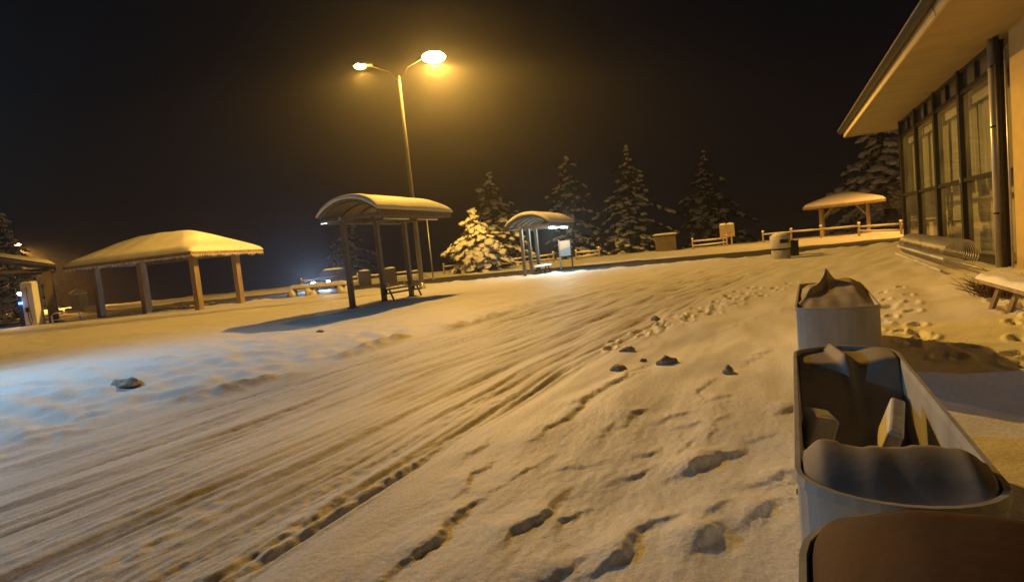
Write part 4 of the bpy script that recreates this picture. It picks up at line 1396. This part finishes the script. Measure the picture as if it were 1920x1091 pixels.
# ------------------------------------------------------------------ rail fence along the far side of the road
def fence(label, pts, gaps=()):
    t = thing('rail_fence', label, 'fence', (0, 0, 0), 0, 'snow topped rail fences beyond the road')
    P = []
    for (a, b) in zip(pts[:-1], pts[1:]):
        L = math.hypot(b[0] - a[0], b[1] - a[1])
        n = max(1, round(L / 2.3))
        for k in range(n):
            P.append((a[0] + (b[0] - a[0]) * k / n, a[1] + (b[1] - a[1]) * k / n))
    P.append(pts[-1])
    rj = random.Random(len(P))
    Z = [gz(*p) for p in P]
    for k, p in enumerate(P):
        po = MB().tube([(p[0], p[1], Z[k] - 0.2), (p[0], p[1], Z[k] + 0.82 + rj.uniform(-0.05, 0.08))], 0.075, 8).build('post', M_WOOD, t, smooth=True)
        MB().blob((p[0], p[1], Z[k] + 0.86), (0.11, 0.11, 0.09), k, 1, 0.1).build('snow_cap', M_SNOW, po, smooth=True)
    for k in range(len(P) - 1):
        if k in gaps:
            continue
        a, b = P[k], P[k + 1]
        for (z, r) in ((0.62, 0.05), (0.28, 0.045)):
            if z < 0.4 and rj.random() < 0.2:
                continue
            j = rj.uniform(-0.05, 0.05)
            ra = MB().tube([(a[0], a[1] - 0.06, Z[k] + z + j), ((a[0] + b[0]) / 2, (a[1] + b[1]) / 2 - 0.06, (Z[k] + Z[k + 1]) / 2 + z - 0.02), (b[0], b[1] - 0.06, Z[k + 1] + z - j)], r, 8).build('rail', M_WOOD, t, smooth=True)
            MB().tube([(a[0], a[1] - 0.06, Z[k] + z + j + r), ((a[0] + b[0]) / 2, (a[1] + b[1]) / 2 - 0.06, (Z[k] + Z[k + 1]) / 2 + z - 0.02 + r * 1.1), (b[0], b[1] - 0.06, Z[k + 1] + z - j + r)], [0.03, 0.055, 0.03], 6).build('snow_ridge', M_SNOW, ra, smooth=True)
    return t


fence('snow topped timber rail fence running up to the right gazebo', [(-6.2, 47.2), (-1.0, 46.6), (2.8, 45.8), (7.2, 43.6), (10.5, 43.0)], gaps=(1,))
fence('low dark rail fence at the foot of the trees beyond the lit shelter', [(-26.0, 41.0), (-19.0, 43.8), (-13.5, 45.5)], gaps=(4,))
fence('snowy rail fence glimpsed between the posts of the near shelter', [(-37.0, 35.6), (-32.0, 37.0), (-27.0, 39.0)])


# ------------------------------------------------------------------ snow laden conifers
def conifer(seed, H, spread, tiers, low=0.6, snow=1.0, dens=1.0, big=1.0):
    rj = random.Random(seed)
    tr, cr, sn = MB(), MB(), MB()
    lean = (rj.uniform(-0.02, 0.02) * H, rj.uniform(-0.02, 0.02) * H)
    tr.tube([(0, 0, -0.3), (lean[0] * 0.4, lean[1] * 0.4, H * 0.5), (lean[0], lean[1], H)], [0.022 * H, 0.014 * H, 0.01], 8)
    for ti in range(tiers):
        f = ti / (tiers - 1)
        z = low + (H * 0.97 - low) * f
        rad = spread * (1 - f ** 1.6) ** 0.85 * rj.uniform(0.66, 1.15) + 0.12
        nb = max(4, int((9 - 4 * f) * dens))
        for b in range(nb):
            a = 2 * PI * (b + rj.random() * 0.9) / nb + ti * 1.3
            L = rad * rj.uniform(0.45, 1.2) * (1 + 0.22 * math.sin(a * 2 + seed) * (1 - f))
            if rj.random() < 0.10:
                continue
            c = Vector((lean[0] * f, lean[1] * f, max(low * 0.7, min(H * 0.98, z + rj.uniform(-0.6, 0.6) * H / tiers))))
            d = Vector((math.cos(a), math.sin(a), 0))
            dr = rj.uniform(0.25, 0.5) * L
            pts = [c, c + d * L * 0.5 + Vector((0, 0, -dr * 0.25)), c + d * L + Vector((0, 0, -dr))]
            tr.tube(pts, [0.03 + 0.01 * L, 0.02, 0.008], 4, False)
            nseg = max(3, int(L * 5.5))
            for s in range(nseg):
                t = 0.18 + 0.82 * (s + rj.random()) / nseg
                p = pts[0].lerp(pts[1], t * 2) if t < 0.5 else pts[1].lerp(pts[2], t * 2 - 1)
                wd = 0.16 + 0.42 * (1 - abs(t - 0.6)) * min(1, L / 2)
                # needle sprays hanging from the bough
                for q in range(9):
                    sd = d.cross(Vector((0, 0, 1))) * rj.uniform(-1, 1) * wd + d * rj.uniform(-0.1, 0.25)
                    o = p + sd * 0.2
                    e = p + sd + Vector((0, 0, -rj.uniform(0.05, 0.34)))
                    w = Vector((rj.uniform(-1, 1), rj.uniform(-1, 1), rj.uniform(-0.5, 0.5))) * 0.07
                    cr.add([o - w, o + w, e + w * 0.4, e - w * 0.4], [(0, 1, 2, 3)])
                if rj.random() < 0.72 * snow:
                    k = rj.uniform(0.7, 1.25) * big
                    off = d.cross(Vector((0, 0, 1))) * rj.uniform(-0.5, 0.5) * wd
                    Mx = Matrix.Translation(p + off + Vector((0, 0, 0.03))) @ d.to_track_quat('X', 'Z').to_matrix().to_4x4() @ Matrix.Rotation(rj.uniform(0.0, 0.9), 4, 'Y') @ Matrix.Rotation(rj.uniform(-0.5, 0.5), 4, 'X')
                    sn.blob((0, 0, 0), (0.22 * k, 0.55 * wd * k, 0.10 * k), rj.randrange(9999), 1, 0.4, 1.4, Mx)
    return tr, cr, sn


def plant(label, loc, seed, H, spread, tiers, rz=0, **kw):
    t = thing('conifer_tree', label, 'tree', (loc[0], loc[1], loc[2]), rz, 'snow laden conifers')
    tr, cr, sn = conifer(seed, H, spread, tiers, **kw)
    tr.build('trunk', M_BARK, t, smooth=True)
    c = cr.build('crown', M_NEEDLE, t)
    sn.build('snow_load', M_TREESNOW, t, smooth=True, kind='stuff')
    return t


t1 = plant('snow laden conifer lit orange between the two bus shelters', (-22.4, 40.6, 0.2), 3, 5.0, 2.9, 8, 0.4, low=1.0, snow=1.0, dens=1.6, big=1.5)
plant('tall dim conifer behind the roof of the lit bus shelter', (-19.4, 56.5, -0.6), 8, 11.5, 4.2, 14, 0, dens=1.0, big=1.2, snow=0.5)
t3 = plant('broad dark conifer with grey snow on its boughs left of the timber kiosk', (-13.6, 57.5, -0.8), 15, 12.0, 5.2, 14, 1.0, dens=1.0, big=1.3, snow=0.55)
plant('barely visible conifer right of the timber kiosk against the black sky', (-6.7, 65.5, -1.5), 27, 12.0, 5.6, 14, 2.1, dens=1.0, big=1.3, snow=0.4)
plant('conifer with drooping snowy boughs above the right gazebo beside the eaves', (8.6, 60.0, -0.6), 31, 12.5, 5.4, 13, 2.4, dens=1.1, big=1.8, snow=0.8)
plant('darker conifer rising behind the orange lit one', (-23.6, 46.5, -0.3), 38, 9.5, 4.4, 12, 0.9, dens=1.1, big=1.3, snow=0.5)
dup(t3, (-58.5, 24.6, 0.0), 0.7, 'snowy conifer with orange lit boughs seen under the left canopy', 0.75)
dup(t3, (-46.0, 52.0, -1.0), 1.1, 'very dark conifer behind the left gazebo roof', 0.8)
dup(t3, (-31.0, 60.0, -1.5), 4.0, 'dark conifer behind the lamp pole, far from the road', 0.9)

# planter box at the foot of the lit tree
bx = thing('stone_planter', 'squat stone planter at the foot of the orange lit conifer', 'planter', (-22.9, 39.6, 0.12), R(12))
MB().box(-0.42, 0.42, -0.36, 0.36, -0.2, 0.62).build('box', M_GREYBIN, bx, bevel=0.03)
MB().blob((0, 0, 0.64), (0.44, 0.38, 0.13), 3, 2, 0.15).build('snow_cap', M_SNOW, bx, smooth=True)


# ------------------------------------------------------------------ other lamps of the place
def pole_lamp(label, loc, H, reach, lens, rz, group=None):
    t = thing('lamp_post', label, 'street lamp', loc, rz, group)
    MB().tube([(0, 0, -0.2), (0, 0, H * 0.95)], [0.10, 0.06], 10).build('pole', M_GALV, t, smooth=True)
    MB().tube([(0, 0, H * 0.93), (reach * 0.4, 0, H * 0.985), (reach, 0, H)], 0.04, 8).build('arm', M_GALV, t, smooth=True)
    hd = MB().grid(lambda a, b: (reach - 0.1 + 0.8 * a, 0.17 * math.sin(PI * min(0.97, 0.1 + a)) ** 0.5 * math.cos(PI * b), H + 0.02 + 0.11 * math.sin(PI * min(0.97, 0.1 + a)) ** 0.5 * math.sin(PI * b)), 12, 10).build('lamp_head', M_GALV, t, smooth=True)
    MB().blob((reach + 0.35, 0, H), (0.30, 0.17, 0.12), 5, 3, 0.0).build('lens', lens, hd, smooth=True)
    return t


OR = (1.0, 0.44, 0.07)
pole_lamp('distant orange street lamp glowing above the left canopy', (-73.9, 31.5, 0.1), 7.4, 0.5, M_FARLENS, R(25))
lamp('orange_light', 'SPOT', (-72.9, 31.8, 7.1), 22000, OR, 0.2, None, None, R(112), 0.6, (-68.5, 30.5, 0))
pole_lamp('orange street lamp standing behind the glass building', (11.5, 44.0, 0.2), 8.0, 0.8, M_FARLENS, R(160), None)
lamp('orange_light', 'SPOT', (10.4, 44.4, 7.6), 5200, OR, 0.2, None, None, R(100), 0.7, (6.0, 44.5, 0))
pole_lamp('cold white lamp post outside the left edge of the photo', (-15.5, 2.2, 0.0), 5.6, 0.8, M_LED, R(30), None)
lamp('cold_light', 'SPOT', (-14.6, 2.7, 5.3), COLD_POWER, (0.33, 0.68, 1.0), 0.2, None, None, R(165), 1.0, (-8.2, 4.4, 0))

# ------------------------------------------------------------------ frosty haze in the night air
hz = MB().box(-123, 123, -123, 123, -6.2, 17.0).build('haze', mat('haze', (1, 1, 1)), None, kind='stuff')
hm = hz.data.materials[0].node_tree
hm.nodes.clear()
ho = hm.nodes.new('ShaderNodeOutputMaterial')
pv = hm.nodes.new('ShaderNodeVolumePrincipled')
pv.inputs['Color'].default_value = (0.92, 0.92, 0.92, 1)
pv.inputs['Density'].default_value = HAZE
pv.inputs['Anisotropy'].default_value = 0.86
hm.links.new(pv.outputs[0], ho.inputs['Volume'])
